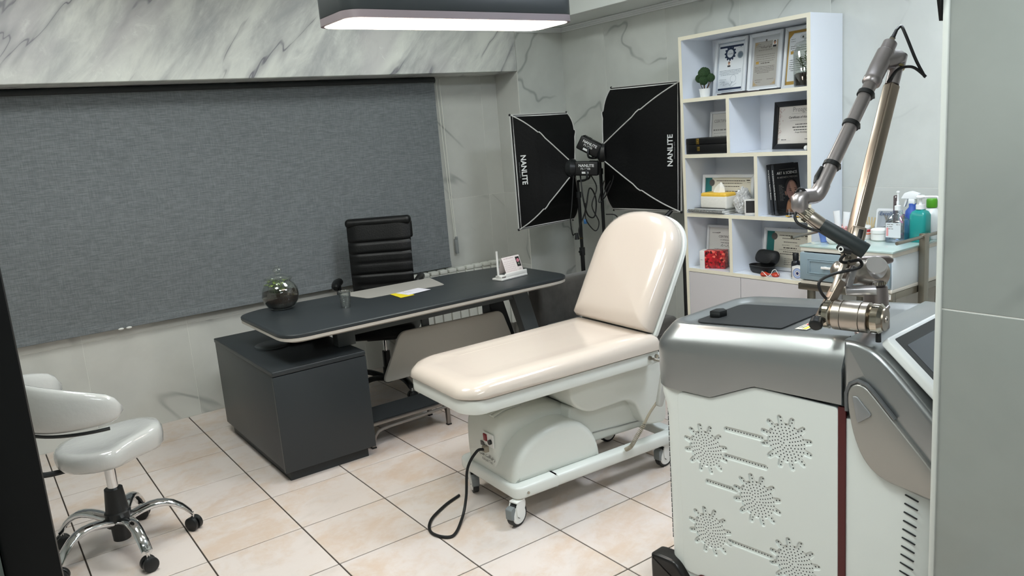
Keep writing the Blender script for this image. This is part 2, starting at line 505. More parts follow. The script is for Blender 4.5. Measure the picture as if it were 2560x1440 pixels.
# pier at the end of the niche
wp = structure('wall_corner', MB().box2((2.9872, YB + 0.0012, -0.05), (3.7, 0.2, 2.8)), GROUT_W, 'tiled pier between the window niche and the right wall')
tiled(wp, ('y', YB + 0.008, -1), [2.986, 3.43], [0, 1.178, 2.34], TILE_W)
tiled(wp, ('x', 2.994, -1), [-0.312, -0.02], [0, 0.60, 1.157, 2.056], TILE_N)
# beam with the painted marble face
structure('trim_1', MB().box2((-2.6, YB, 2.058), (2.986, YN + 0.02, 2.78), 0.004, 1), painted_marble(), 'deep beam over the window painted as grey veined marble')
# right wall
wr = structure('wall_right', MB().box2((XR + 0.0012, -6.8, -0.05), (3.75, -0.3, 2.8)), GROUT_W)
tiled(wr, ('x', XR + 0.008, -1), [-0.312, -0.797, -1.400, -1.997, -2.597, -3.197, -3.797, -4.397], [0, 1.178, 2.34], TILE_W)
# moulding and soffit
def moulding(a, b, inward):
    prof = [(0, 2.335), (0.010, 2.335), (0.012, 2.343), (0.008, 2.347), (0.008, 2.357), (0.020, 2.360), (0.024, 2.370), (0, 2.372)]
    rings = [[(p[0] + inward[0] * d, p[1] + inward[1] * d, z) for d, z in prof] for p in (a, b)]
    return MB().loft(rings)
MOULD = mat('moulding_paint', 'eef1f1', 0.4)
structure('trim_2', moulding((XR, -0.3), (XR, -6.6), (-1, 0)), MOULD, 'thin white cornice moulding along the right wall')
structure('trim_3', moulding((2.986, YB), (XR, YB), (0, -1)), MOULD, 'short white cornice moulding on the pier')
structure('trim_4', MB().box2((3.075, -6.6, 2.372), (XR + 0.02, YB, 2.79), 0.003, 1), PLASTER, 'lowered plaster box along the top of the right wall')
structure('ceiling', MB().box2((-2.6, -6.8, 2.76), (3.7, 0.2, 2.86)), PLASTER)
structure('wall_left', MB().box2((-2.75, -6.8, -0.05), (-2.5, 0.2, 2.8)), mat('left_wall_paint', 'b9bdb9', 0.5))
structure('wall_front', MB().box2((-2.6, -6.95, -0.05), (3.7, -6.6, 2.8)), mat('hall_paint', '9fa39f', 0.6))
# partition on the right of the doorway, tiled, with a bright corner bead
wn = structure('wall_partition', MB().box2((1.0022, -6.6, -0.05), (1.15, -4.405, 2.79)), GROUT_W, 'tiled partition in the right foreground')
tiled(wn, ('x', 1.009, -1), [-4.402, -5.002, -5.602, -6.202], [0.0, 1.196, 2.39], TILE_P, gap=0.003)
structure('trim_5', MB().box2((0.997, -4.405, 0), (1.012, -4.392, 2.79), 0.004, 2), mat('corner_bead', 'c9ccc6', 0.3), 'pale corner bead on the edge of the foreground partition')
# left side of the doorway: black jamb and a dull green grey return wall
jx = -0.577
door = structure('door_1', MB().box2((jx - 0.042, -4.425, 0), (jx, -4.385, 2.79), 0.004, 2), mat('black_jamb', '060607', 0.35), 'black door jamb at the left edge')
structure('wall_doorway', MB().box2((-2.5, -4.43, -0.05), (jx - 0.042, -4.35, 2.79)), mat('return_wall', '5b625c', 0.35), 'dull grey return wall left of the black jamb')

# ------------------------------------------------------------------ pendant lamps and added fill panels (each glow is its own diffuser)
def pendant(loc, L, W, colour, power, label, hang=True):
    t = thing('pendant_lamp', label, 'lamp', loc, 0, 'slim pendant lamps')
    dark = mat('lamp_housing', '2f3335', 0.4, 0.2)
    H = 0.092
    body = MB().prism(rrect(-L / 2, -W / 2, L / 2, W / 2, 0.06, 8), H, Matrix.Translation((0, 0, 0.012)), 0.003, 2)
    body.build('housing', dark, t)
    # rim skirt around the diffuser
    o_, i_ = rrect(-L / 2, -W / 2, L / 2, W / 2, 0.06, 8), rrect(-L / 2 + 0.012, -W / 2 + 0.012, L / 2 - 0.012, W / 2 - 0.012, 0.05, 8)
    vs = [(p[0], p[1], 0.012) for p in o_] + [(p[0], p[1], -0.014) for p in o_] + [(p[0], p[1], -0.014) for p in i_] + [(p[0], p[1], 0.012) for p in i_]
    n = len(o_); fs = []
    for k in range(3):
        for q in range(n): fs.append((k * n + q, k * n + (q + 1) % n, (k + 1) * n + (q + 1) % n, (k + 1) * n + q))
    MB().add(vs, fs).build('rim', mat('lamp_rim', '786e72', 0.4, 0.1), t, label='mauve grey lower rim')
    d = MB().prism(rrect(-L / 2 + 0.013, -W / 2 + 0.013, L / 2 - 0.013, W / 2 - 0.013, 0.05, 8), 0.012, Matrix.Translation((0, 0, -0.016)), 0.003, 2)
    d.build('diffuser', mat('diffuser_' + label[:4], 'ffffff', 0.5, emit=(colour, power)), t, label='glowing diffuser panel')
    for sx in (-0.45, 0.45):
        MB().cyl((sx * L * 0.0 + (0.12 if sx > 0 else -0.5) * L * 0.4, 0, H + 0.01), ((0.12 if sx > 0 else -0.5) * L * 0.4, 0, 2.76 - loc[2]), 0.0035, n=8).build('cable', mat('lamp_cable', '2a2b2c', 0.5), t)
    return t
pendant((1.115, -2.46, 2.06), 1.02, 0.28, 'ffeadb', LAMP_WARM, 'slim rounded charcoal pendant lamp glowing over the desk and treatment bed')
pendant((0.2, -4.75, 2.2), 1.2, 0.28, 'f1fbff', LAMP_COOL, 'cool white rounded pendant lamp above the laser machine')
hl = thing('fill_panel', 'added white fill panel under the corridor ceiling', 'lamp', (-1.4, -5.7, 2.745))  # out of view, added as fill light from the corridor
MB().box((0, 0, 0.005), (0.62, 0.62, 0.02), 0.003).build('housing', WHITEP, hl)
MB().box((0, 0, -0.008), (0.56, 0.56, 0.008)).build('diffuser', mat('hall_fill', 'ffffff', 0.5, emit=('f4fbff', FILL_HALL)), hl)
hl2 = thing('fill_panel', 'added white fill panel in front of the marble beam', 'lamp', (-0.1, -1.75, 2.745))  # out of view, added to brighten the beam
MB().box((0, 0, 0.005), (0.62, 0.62, 0.02), 0.003).build('housing', WHITEP, hl2)
MB().box((0, 0, -0.008), (0.56, 0.56, 0.008)).build('diffuser', mat('beam_fill', 'ffffff', 0.5, emit=('f6faf6', FILL_BEAM)), hl2)
hl3 = thing('fill_panel', 'added cool white fill panel over the trolley corner', 'lamp', (2.2, -3.7, 2.745))  # out of view, added to brighten the bookcase side and right wall
MB().box((0, 0, 0.005), (0.62, 0.62, 0.02), 0.003).build('housing', WHITEP, hl3)
MB().box((0, 0, -0.008), (0.56, 0.56, 0.008)).build('diffuser', mat('corner_fill', 'ffffff', 0.5, emit=('eaf4ff', FILL_CORNER)), hl3)
for nm_, p_, lb_, st_ in (('middle', (0.1, -3.3, 2.745), 'added white fill panel over the middle of the room', FILL_MIDDLE), ('sofa', (1.9, -1.5, 2.745), 'added white fill panel above the desk end by the sofa', FILL_SOFA)):  # two more unseen panels added as fill light
    h_ = thing('fill_panel', lb_, 'lamp', p_)
    MB().box((0, 0, 0.005), (0.62, 0.62, 0.02), 0.003).build('housing', WHITEP, h_)
    MB().box((0, 0, -0.008), (0.56, 0.56, 0.008)).build('diffuser', mat(nm_ + '_diffuser', 'ffffff', 0.5, emit=('f4fbf6', st_)), h_)
structure('trim_6', MB().prism([(1.0, 1.762), (1.014, 1.762), (1.014, 2.3), (0.85, 2.3)], .006, Matrix(((1, 0, 0, 0), (0, 0, 1, -4.391), (0, 1, 0, 0), (0, 0, 0, 1)))), mat('black_jamb', '060607', 0.35), 'black wedge of door hardware high on the edge of the foreground partition')
for o_ in list(COL.objects):
    if o_.name.startswith('fill_panel'): o_['group'] = 'added square fill panels'
# ------------------------------------------------------------------ blind and radiator
CHROME = mat('chrome', 'd9dadb', 0.08, 1.0)
STEEL = mat('brushed_steel', 'a9a49a', 0.28, 1.0)
BLACKP = mat('black_plastic', '17191a', 0.4)
BLIND = blind_cloth()
bl = thing('roller_blind', 'wide charcoal grey roller blind drawn down over the window', 'blind', (0.4, -0.075, 0))
BX0, BX1 = -1.6, 2.407
mb = MB(); nx = 24
mb.box2((BX0, -0.0765, 0.70), (BX1, -0.0735, 2.03))
mb.build('cloth', BLIND, bl, world=True)
mb = MB(); mb.prism(rpoly([(-0.085, 0.656), (-0.066, 0.656), (-0.068, 0.70), (-0.081, 0.70)], 0.004), BX1 - BX0, frame((BX0, 0, 0), (0, 1, 0), (0, 0, 1)))
mb.build('hem_bar', BLIND, bl, world=True)
mb = MB().cyl((BX0, -0.062, 2.035), (BX1 + 0.01, -0.062, 2.035), 0.022)
mb.build('roller_tube', mat('roller_dark', '2c3032', 0.6), bl, world=True, label='dark roller tube')
for x in (0.098, 0.142):
    MB().sph((x, -0.085, 0.655), 0.016, 1, 0.5, 0.45).build('pull_clip', WHITEP, bl, world=True, label='white pull clip')
mb = MB(); mb.tube([(2.435, -0.06, 2.04), (2.455, -0.06, 1.3), (2.475, -0.06, 0.86)], 0.0022, 6); mb.tube([(2.463, -0.06, 2.04), (2.475, -0.06, 1.3), (2.485, -0.06, 0.86)], 0.0022, 6)
mb.build('bead_chain', mat('chain_white', 'e6e6dc', 0.4), bl, world=True, label='thin white bead chain')
mb = MB(); mb.box((2.482, -0.057, 0.80), (0.024, 0.03, 0.11), 0.004); mb.box((2.482, -0.065, 0.865), (0.018, 0.02, 0.02), 0.003)
mb.build('chain_tensioner', mat('clear_grey_plastic', '8d9191', 0.2), bl, world=True, label='clear grey chain tensioner')

RADM = mat('radiator_enamel', 'd9dbd3', 0.3)
ra = thing('radiator', 'cream aluminium sectional radiator below the window behind the desk', 'radiator', (2.4, -0.12, 0.0))
sec = None
for k in range(14):
    x = 1.905 + k * 0.0775
    if sec is None:
        mb = MB()
        mb.box((0, -0.0, 0.0), (0.071, 0.07, 0.50), 0.010, 2)
        mb.box((0, -0.012, 0.262), (0.066, 0.060, 0.03), 0.008, 2)
        for zz in (-0.21, 0.21): mb.cyl((-0.039, 0, zz), (0.039, 0, zz), 0.02, n=12)
        sec = mb.build('radiator_section', RADM, ra); o = sec
    else:
        o = bpy.data.objects.new('radiator_section', sec.data); COL.objects.link(o); o.parent = ra
    o.location = (x - 2.4, 0.0, 0.378)
mb = MB(); mb.cyl((2.93, -0.12, 0.135), (2.975, -0.12, 0.135), 0.012); mb.cyl((2.965, -0.12, 0.12), (2.965, -0.12, 0.0), 0.008); mb.cyl((2.965, -0.175, 0.135), (2.965, -0.115, 0.135), 0.017)
mb.build('valve', mat('valve_brass', '8d8672', 0.35, 0.9), ra, world=True, label='small metal valve')

# ------------------------------------------------------------------ bookcase
LAM = mat('white_laminate', 'edf2f9', 0.12)
EDGE = mat('cream_edging', 'e6e0cc', 0.35)
bc = thing('bookcase', 'tall white open bookcase with cupboards against the right wall', 'bookcase', (3.283, -2.222, 0))
y0, y1, xf, xb = -1.772, -2.672, 3.136, 3.424      # y0 left end, y1 right end
def panel(nm, a, b, edges, label=None):
    """laminate panel with a cream edging strip on its front edge"""
    o = MB().box2(a, b, 0.0006, 1).build(nm, LAM, bc, world=True, label=label)
    e = MB().box2((a[0] - 0.0015, edges[0][0], edges[0][1]), (a[0], edges[1][0], edges[1][1])).build('edging', EDGE, o)
    e.data.transform(Matrix.Translation(-mtx(bc).translation))
    return o
TH = 0.022
panel('side_panel', (xf, y0 - TH, 0.0), (xb, y0, 2.10), ((y0 - TH, 0.0), (y0, 2.10)))
panel('side_panel', (xf, y1, 0.0), (xb, y1 + TH, 2.10), ((y1, 0.0), (y1 + TH, 2.10)))
yi0, yi1 = y0 - TH, y1 + TH
panel('top_panel', (xf, yi1, 2.10 - TH), (xb, yi0, 2.10), ((yi1, 2.10 - TH), (yi0, 2.10)))
SH = [0.668, 1.016, 1.378, 1.712]       # undersides of the shelves
for z in SH:
    panel('shelf', (xf, yi1, z), (xb - 0.006, yi0, z + TH), ((yi1, z), (yi0, z + TH)))
for yc, za, zb in ((-2.130, SH[0] + TH, SH[1]), (-2.318, SH[1] + TH, SH[2]), (-2.130, SH[2] + TH, SH[3])):
    panel('divider', (xf, yc - TH / 2, za), (xb - 0.006, yc + TH / 2, zb), ((yc - TH / 2, za), (yc + TH / 2, zb)))
MB().box2((xb - 0.006, yi1, 0.06), (xb, yi0, 2.08)).build('back_panel', LAM, bc, world=True)
MB().box2((xf + 0.02, yi1, 0.0), (xf + 0.04, yi0, 0.06)).build('plinth', LAM, bc, world=True)
for a, b in ((yi0 - 0.002, -2.192), (-2.196, yi1 + 0.002)):
    MB().box2((xf - 0.0, b, 0.065), (xf + 0.018, a, SH[0] - 0.003), 0.001, 1).build('door', mat('door_laminate', 'cbc7c8', 0.15), bc, world=True)
MB().box2((xf + 0.02, yi1, 0.06), (xb - 0.006, yi0, 0.078)).build('bottom_panel', LAM, bc, world=True)
ZS = [z + TH + 0.001 for z in SH]               # shelf surfaces, bottom row first
FR = RAD(-90)                           # things in the bookcase face the room (local -y = front)

INK = mat('black_ink', '2b2b2b', 0.7); INKG = mat('grey_ink', '8a8884', 0.7); NAVY = mat('navy_ink', '22304a', 0.7)
SILVERF = mat('white_frame', 'dcdfe2', 0.25)
def certificate(label, y, z, x, w, h, lean, fw, framem, paperm, draw, depth=0.018, hang=False, xlean=0.0):
    """picture frame standing on a shelf, leaning back; draw(M, w, h, part) prints on the sheet"""
    t = thing('framed_certificate', label, 'certificate', (x, y, z), FR + xlean, 'framed certificates on the bookcase')
    L = Matrix.Rotation(-RAD(lean), 4, 'X')
    out = [(-w / 2, 0), (w / 2, 0), (w / 2, h), (-w / 2, h)]; inn = [(-w / 2 + fw, fw), (w / 2 - fw, fw), (w / 2 - fw, h - fw), (-w / 2 + fw, h - fw)]
    Mx = L @ frame((0, 0, 0), (1, 0, 0), (0, 0, 1))
    for i in range(4):
        j = (i + 1) % 4
        MB().prism([out[i], out[j], inn[j], inn[i]], depth, Mx, 0.0025, 2).build('frame_bar', framem, t)
    sheet = MB().prism(inn, 0.006, Mx @ Matrix.Translation((0, 0, 0.002))).build('sheet', paperm, t)
    P = Mx @ Matrix.Translation((0, 0, 0.0086))
    def part(nm, mb, m, label=None): return mb.build(nm, m, sheet, label=label, kind='stuff' if nm == 'print' else None)
    draw(P, w / 2 - fw, h, fw, part)
    if hang:
        MB().tube([Mx @ Vector((0.008 * cos(a), h + 0.007 * sin(a), depth * 0.4)) for a in [pi * k / 8 for k in range(9)]], 0.0012, 6).build('hanger', STEEL, t, label='wire hanging loop')
    return t
def para(mb, P, x0, x1, ytop, n, dy, h, seed, word=0.010, ragged=True):
    r = random.Random(seed)
    for k in range(n):
        q = r.uniform(0.0, 0.25) * (x1 - x0) if ragged and k == n - 1 else 0
        lines(mb, P, x0 + q * 0.5, x1 - q, ytop - k * dy, h, seed * 31 + k, word)
def portrait(P, part, x, y, w, h):
    a = MB(); rect(a, P @ Matrix.Translation((0, 0, 0.0002)), x, y, x + w, y + h); part('portrait', a, mat('photo_ground', 'e4e2de', 0.5), 'small identity photo')
    a = MB(); disc(a, P @ Matrix.Translation((0, 0, 0.0005)), (x + w / 2, y + h * 0.58), w * 0.24, 14, 1.3); part('portrait', a, mat('photo_skin', 'b98a70', 0.6))
    a = MB(); disc(a, P @ Matrix.Translation((0, 0, 0.0004)), (x + w / 2, y + h * 0.72), w * 0.29, 14, 1.1); rect(a, P @ Matrix.Translation((0, 0, 0.0004)), x + w * 0.08, y, x + w * 0.92, y + h * 0.28); part('portrait', a, mat('photo_dark', '23242a', 0.6))
FA_CERT = '\ufeea\ufee3\ufe8e\ufee8\ufbff\ufeeb\ufe8d\ufeee\ufb94'
def draw_a(P, hw, h, fw, part):
    a = MB()
    for x0, y0_, x1, y1_ in ((-hw + 0.012, fw + 0.012, hw - 0.012, fw + 0.024), (-hw + 0.012, h - fw - 0.034, hw - 0.012, h - fw - 0.022)): rect(a, P, x0, y0_, x1, y1_)
    cx, cy = -0.008, h * 0.735
    ring(a, P, (cx, cy), 0.024, 0.036)
    for k in range(12):
        t = 2 * pi * k / 12; disc(a, P, (cx + 0.038 * cos(t), cy + 0.038 * sin(t)), 0.006, 8)
    text(a, '\ufeea\ufee3\ufe8e\ufee8\ufbff\ufeeb\ufe8d\ufeee\ufb94', P @ Matrix.Translation((cx, cy - 0.004, 0)), 0.012)
    part('print', a, NAVY)
    a = MB()
    for q in (0.003, 0.006): 
        for (x0, y0_, x1, y1_) in ((-hw + q, fw + q, -hw + q + 0.0012, h - fw - q), (hw - q - 0.0012, fw + q, hw - q, h - fw - q), (-hw + q, fw + q, hw - q, fw + q + 0.0012), (-hw + q, h - fw - q - 0.0012, hw - q, h - fw - q)): rect(a, P, x0, y0_, x1, y1_)
    part('print', a, mat('pale_blue_ink', '7f97b0', 0.7))
    a = MB(); disc(a, P, (hw - 0.032, h * 0.69), 0.017); ring(a, P, (hw - 0.032, h * 0.69), 0.018, 0.021); ring(a, P, (hw - 0.075, fw + 0.075), 0.021, 0.0222); disc(a, P, (hw - 0.03, h * 0.84), 0.005); lines(a, P, hw - 0.05, hw - 0.012, h * 0.815, 0.0016, 5, 0.006)
    para(a, P, -hw + 0.018, hw - 0.02, h * 0.435, 4, 0.0085, 0.0026, 11); para(a, P, -hw + 0.018, -hw + 0.07, h * 0.28, 2, 0.012, 0.002, 12, 0.01)
    a.tube([P @ Vector(p) for p in spline([(-hw + .03, h * .2, 0), (-hw + .06, h * .25, 0), (-hw + .05, h * .18, 0), (-hw + .09, h * .21, 0), (0.0, h * .17, 0), (.02, h * .24, 0), (.005, h * .14, 0), (.05, h * .2, 0)], 4)], 0.0006, 4)
    part('print', a, mat('slate_ink', '6d7c88', 0.7))
    portrait(P, part, -0.026, h * 0.5, 0.026, 0.034)
def draw_b(P, hw, h, fw, part):
    a = MB(); rect(a, P, -hw + 0.014, fw + 0.012, hw - 0.014, h - fw - 0.03); part('print', a, mat('grey_taupe_paper', 'a39f97', 0.45))
    P = P @ Matrix.Translation((0, 0, 0.0003)); a = MB()
    for sx, sy in ((-1, 0), (1, 0), (-1, 1), (1, 1)):
        cx = sx * (hw - 0.02); cy = fw + 0.018 if sy == 0 else h - fw - 0.036
        for k in range(3): rect(a, P, min(cx, cx - sx * (0.03 - k * .008)), cy + (k * 0.005) * (1 if sy == 0 else -1), max(cx, cx - sx * (0.03 - k * .008)), cy + (k * 0.005) * (1 if sy == 0 else -1) + 0.0018); rect(a, P, cx - sx * k * 0.005 - .0008, min(cy, cy + (0.03 - k * .008) * (1 if sy == 0 else -1)), cx - sx * k * .005 + .0008, max(cy, cy + (0.03 - k * .008) * (1 if sy == 0 else -1)))
    rect(a, P, -hw + 0.03, h * 0.475, -hw + 0.05, h * 0.52)
    part('print', a, mat('gold_ink', 'b08c3e', 0.5))
    a = MB(); text(a, FA_CERT, P @ Matrix.Translation((0.0, h * 0.74, 0)), 0.02, bold=0.01); disc(a, P, (0.0, h * 0.865), 0.006); lines(a, P, -0.012, 0.012, h * 0.84, 0.0015, 3, .004)
    lines(a, P, -hw + 0.025, -hw + 0.06, h * 0.8, 0.002, 8, .008); lines(a, P, -hw + 0.025, -hw + 0.06, h * 0.77, 0.002, 9, .008); lines(a, P, -0.05, 0.045, h * 0.7, 0.002, 10)
    lines(a, P, -0.03, 0.03, h * 0.475, 0.005, 14, .014)
    para(a, P, -hw + 0.03, hw - 0.03, h * 0.62, 4, 0.012, 0.002, 21); para(a, P, -hw + 0.025, hw - 0.03, h * 0.42, 5, 0.0085, 0.0026, 22); para(a, P, -hw + 0.03, -hw + 0.08, h * 0.2, 2, 0.012, 0.0025, 23); lines(a, P, hw - 0.075, hw - 0.03, h * 0.2, 0.0025, 4)
    part('print', a, mat('brown_ink', '5a544e', 0.7))
    portrait(P, part, hw - 0.05, h * 0.735, 0.028, 0.038)
def draw_c(P, hw, h, fw, part):
    a = MB()
    for x0, y0_, x1, y1_ in ((-hw, fw, -hw + 0.008, h - fw), (hw - 0.008, fw, hw, h - fw), (-hw, h - fw - 0.014, hw, h - fw), (-hw, fw, hw, fw + 0.02)): rect(a, P, x0, y0_, x1, y1_)
    a.add([P @ Vector(p) for p in ((-hw, h - fw, .0002), (-hw, h - fw - .05, .0002), (-hw + .05, h - fw, .0002))], [(0, 1, 2)]); rect(a, P, -hw + 0.022, h * 0.56, -hw + 0.042, h * 0.61)
    part('print', a, mat('gold_ink', 'b08c3e', 0.5))
    a = MB(); disc(a, P, (0, h * 0.82), 0.006); para(a, P, -hw + 0.02, -hw + 0.05, h * 0.8, 2, 0.012, 0.002, 31); para(a, P, -hw + 0.02, hw - 0.02, h * 0.68, 3, 0.011, 0.0028, 33); para(a, P, -hw + 0.02, hw - 0.02, h * 0.46, 6, 0.0115, 0.003, 34); lines(a, P, -0.02, 0.03, h * 0.2, 0.0025, 35)
    part('print', a, INK)
PAPER = mat('white_paper', 'dfe3e6', 0.35, coat=0.3); CREAM = mat('cream_paper', 'd9d5c6', 0.4, coat=0.3)
certificate('white framed certificate with navy bars, left of three on top shelf', -1.978, ZS[3], 3.345, 0.238, 0.335, 8, 0.02, SILVERF, PAPER, draw_a, hang=True)
certificate('white framed certificate on grey taupe paper with portrait, middle of top shelf', -2.226, ZS[3], 3.345, 0.228, 0.335, 8, 0.02, SILVERF, mat('silver_mount', 'c9ccce', 0.3), draw_b, hang=True)
certificate('white framed certificate with gold border behind the plant jar on top shelf', -2.468, ZS[3], 3.34, 0.236, 0.335, 8, 0.02, SILVERF, PAPER, draw_c, xlean=RAD(-4))
def draw_d(P, hw, h, fw, part):
    a = MB(); text(a, 'CERTIFICATE', P @ Matrix.Translation((0, h * 0.72, 0)), 0.026); text(a, 'FACIAL REJUVENATION', P @ Matrix.Translation((0, h * 0.36, 0)), 0.013)
    lines(a, P, -hw + .01, hw - .01, h * 0.52, 0.008, 41, .02); lines(a, P, -hw + .015, hw - .015, h * 0.45, 0.002, 42); lines(a, P, -hw + .015, hw - .015, h * 0.25, 0.003, 43)
    part('print', a, INKG)
certificate('white framed certificate standing behind the black box, second shelf', -1.918, ZS[2], 3.345, 0.205, 0.245, 7, 0.014, SILVERF, mat('pale_paper', 'd6d5d0', 0.4), draw_d)
def draw_e(P, hw, h, fw, part):
    a = MB(); text(a, 'Proage\u00ae', P @ Matrix.Translation((0.03, h * 0.77, 0)), 0.036); rect(a, P, -0.04, h * 0.73, 0.1, h * 0.733); rect(a, P, -0.05, h * 0.585, 0.11, h * 0.588)
    part('print', a, INKG)
    a = MB(); text(a, 'Certificate of Attendance', P @ Matrix.Translation((0.03, h * 0.635, 0)), 0.0175, shear=0.3, bold=0.01)
    lines(a, P, -0.01, 0.075, h * 0.5, 0.004, 51, .012); lines(a, P, -0.03, 0.09, h * 0.44, 0.005, 52, .014); lines(a, P, -0.02, 0.08, h * 0.385, 0.004, 53, .012)
    text(a, 'Proage Workshop', P @ Matrix.Translation((0.03, h * 0.33, 0)), 0.011, shear=0.3)
    lines(a, P, -hw + .025, -hw + .06, h * 0.19, 0.004, 54); rect(a, P, -hw + .02, h * .17, -hw + .09, h * .172); lines(a, P, hw - .07, hw - .03, h * 0.19, 0.004, 55)
    part('print', a, INK)
    a = MB(); r = random.Random(4)
    for k in range(46): disc(a, P, (-hw + abs(r.gauss(0, .014)) + .002, r.uniform(fw + .02, h - fw - .01)), r.uniform(.0015, .005), 7)
    part('print', a, mat('blush_ink', 'c7b3ad', 0.7))
certificate('black framed attendance certificate on the second shelf, right half', -2.445, ZS[2], 3.335, 0.32, 0.268, 6, 0.03, mat('black_frame', '131416', 0.3), mat('ivory_paper', 'd9d3cb', 0.4), draw_e, xlean=RAD(-5))
def teal(seal, seed):
    def dr(P, hw, h, fw, part):
        a = MB(); rect(a, P, -hw, fw, -hw + 0.05, h - fw); part('print', a, mat('teal_ink', '1f6a68', 0.6), None)
        a = MB(); disc(a, P @ Matrix.Translation((0, 0, .0003)), (-hw + 0.05, h - fw - 0.03), 0.021); part('seal', a, mat('seal_grey', '55504c', 0.5), 'dark round seal')
        a = MB(); x = -hw + 0.085
        lines(a, P, x, hw - 0.05, h * 0.82, 0.005, seed); lines(a, P, x + .02, hw - .07, h * 0.755, 0.004, seed + 1); lines(a, P, x + .03, hw - .09, h * 0.67, 0.004, seed + 2)
        lines(a, P, x + .02, x + .07, h * 0.6, 0.0025, seed + 3); lines(a, P, hw - .1, hw - .06, h * 0.6, 0.0025, seed + 4)
        lines(a, P, x + .03, hw - .09, h * 0.53, 0.006, seed + 5, .02); lines(a, P, x, hw - .03, h * 0.49, 0.002, seed + 6); lines(a, P, x + .03, hw - .09, h * 0.44, 0.004, seed + 7); lines(a, P, x + .01, hw - .07, h * 0.385, 0.005, seed + 8)
        for q in (.28, .24, .2, .15): lines(a, P, x + .04, hw - .1, h * q, 0.0025, seed + int(q * 100))
        lines(a, P, hw - .04, hw - .008, h * 0.83, 0.006, seed + 20, .03); lines(a, P, hw - .035, hw - .01, h * 0.78, 0.002, seed + 21); part('print', a, mat('dark_ink', '4a463f', 0.7))
    return dr
certificate('teal edged certificate in white frame behind the tissue pack, third shelf', -2.008, ZS[1], 3.262, 0.39, 0.225, 7, 0.02, SILVERF, CREAM, teal(1, 61))
certificate('teal edged certificate in white frame on lowest shelf behind black case', -2.378, ZS[0], 3.335, 0.335, 0.25, 7, 0.02, SILVERF, CREAM, teal(1, 91), hang=True)
def draw_f(P, hw, h, fw, part):
    a = MB(); text(a, 'CERTIFICATE', P @ Matrix.Translation((0.03, h * 0.69, 0)), 0.02); text(a, 'OF APPRECIATION', P @ Matrix.Translation((0.03, h * 0.62, 0)), 0.011)
    lines(a, P, -.01, .08, h * .56, .003, 71); lines(a, P, -hw + .04, hw - .02, h * .4, .002, 72); lines(a, P, -hw + .04, hw - .02, h * .37, .002, 73); lines(a, P, -hw + .04, -hw + .09, h * .31, .003, 74)
    a.tube([P @ Vector(p) for p in spline([(-.01, h * .47, 0), (.005, h * .53, 0), (.0, h * .47, 0), (.02, h * .5, 0), (.035, h * .47, 0), (.05, h * .53, 0), (.05, h * .47, 0), (.08, h * .49, 0)], 4)], .0008, 4)
    a.tube([P @ Vector(p) for p in spline([(-hw + .02, h * .8, 0), (-hw + .05, h * .805, 0), (-hw + .07, h * .795, 0), (-hw + .085, h * .82, 0), (-hw + .065, h * .815, 0), (-hw + .05, h * .8, 0)], 5)], .0011, 4)
    part('print', a, INK)
certificate('white framed certificate on lowest shelf behind the red patterned box', -1.92, ZS[0], 3.30, 0.235, 0.252, 7, 0.016, SILVERF, mat('pale_paper', 'd6d5d0', 0.4), draw_f)

# --- things on the top shelf
LEAF = mat('topiary_green', '2c4a25', 0.8, noise=(180, 0.6), bump=(300, 1.0))
tp = thing('topiary_plant', 'small artificial plant with five green balls in white pot', 'plant', (3.21, -1.902, ZS[3]), FR)
MB().lathe([(0.0, 0), (0.026, 0), (0.033, 0.045), (0.035, 0.05), (0.031, 0.05), (0.029, 0.04), (0, 0.04)], n=24).build('pot', WHITEP, tp, label='white pot')
for i, (x, y, z, r) in enumerate(((0.0, 0.0, 0.138, 0.036), (-0.038, 0.0, 0.112, 0.024), (0.04, 0.01, 0.11, 0.024), (0.008, -0.016, 0.098, 0.027), (0.02, 0.02, 0.115, 0.022))):
    bm = bmesh.new(); bmesh.ops.create_icosphere(bm, subdivisions=4, radius=r)
    for v in bm.verts: v.co *= 1 + rnd.uniform(-0.06, 0.09)
    MB().addbm(bm, Matrix.Translation((x, y, z))).build('leaf_ball', LEAF, tp, ang=180)
    MB().tube([(x * 0.25, y * 0.25, 0.038), (x * 0.7, y * 0.8, 0.07), (x, y, z - r * 0.8)], 0.0025, 6).build('stem', mat('stem_brown', '5b4838', 0.8), tp)
CLEAR = glass('clear_glass', 'fbfdfb', 0.10)
SOIL = mat('dark_soil', '2b1f16', 0.95, noise=(150, 0.5), bump=(220, 1.0))
GREEN = mat('leaf_green', '4f6f33', 0.5, noise=(40, 0.4)); GREEN2 = mat('leaf_dark', '30461f', 0.5)
def leaf(mb, base, d, L, w, up=0.4):
    d = Vector(d).normalized(); s = d.cross(Vector((0, 0, 1)))
    if s.length < .01: s = Vector((1, 0, 0))
    s.normalize(); n = s.cross(d); b = Vector(base)
    pts = [b, b + d * L * .35 + s * w + n * L * .1, b + d * L * .35 - s * w + n * L * .1, b + d * L * .75 + s * w * .8 + n * L * .08, b + d * L * .75 - s * w * .8 + n * L * .08, b + d * L - n * L * .05]
    mid = [b + d * L * .35 + n * L * .06, b + d * L * .75 + n * L * .04]
    mb.add(pts + mid, [(0, 1, 6), (0, 6, 2), (1, 3, 7, 6), (6, 7, 4, 2), (3, 5, 7), (7, 5, 4)])
tj = thing('terrarium_jar', 'tall lidded glass jar with soil and leafy plant on top shelf', 'terrarium', (3.245, -2.575, ZS[3]), FR)
MB().lathe([(0.0, 0.001), (0.062, 0.001), (0.068, 0.008), (0.068, 0.18), (0.056, 0.202), (0.052, 0.21), (0.058, 0.216), (0.0555, 0.216), (0.049, 0.209), (0.053, 0.2), (0.0655, 0.178), (0.0655, 0.008), (0.06, 0.003), (0.0, 0.003)], n=36).build('jar', CLEAR, tj)
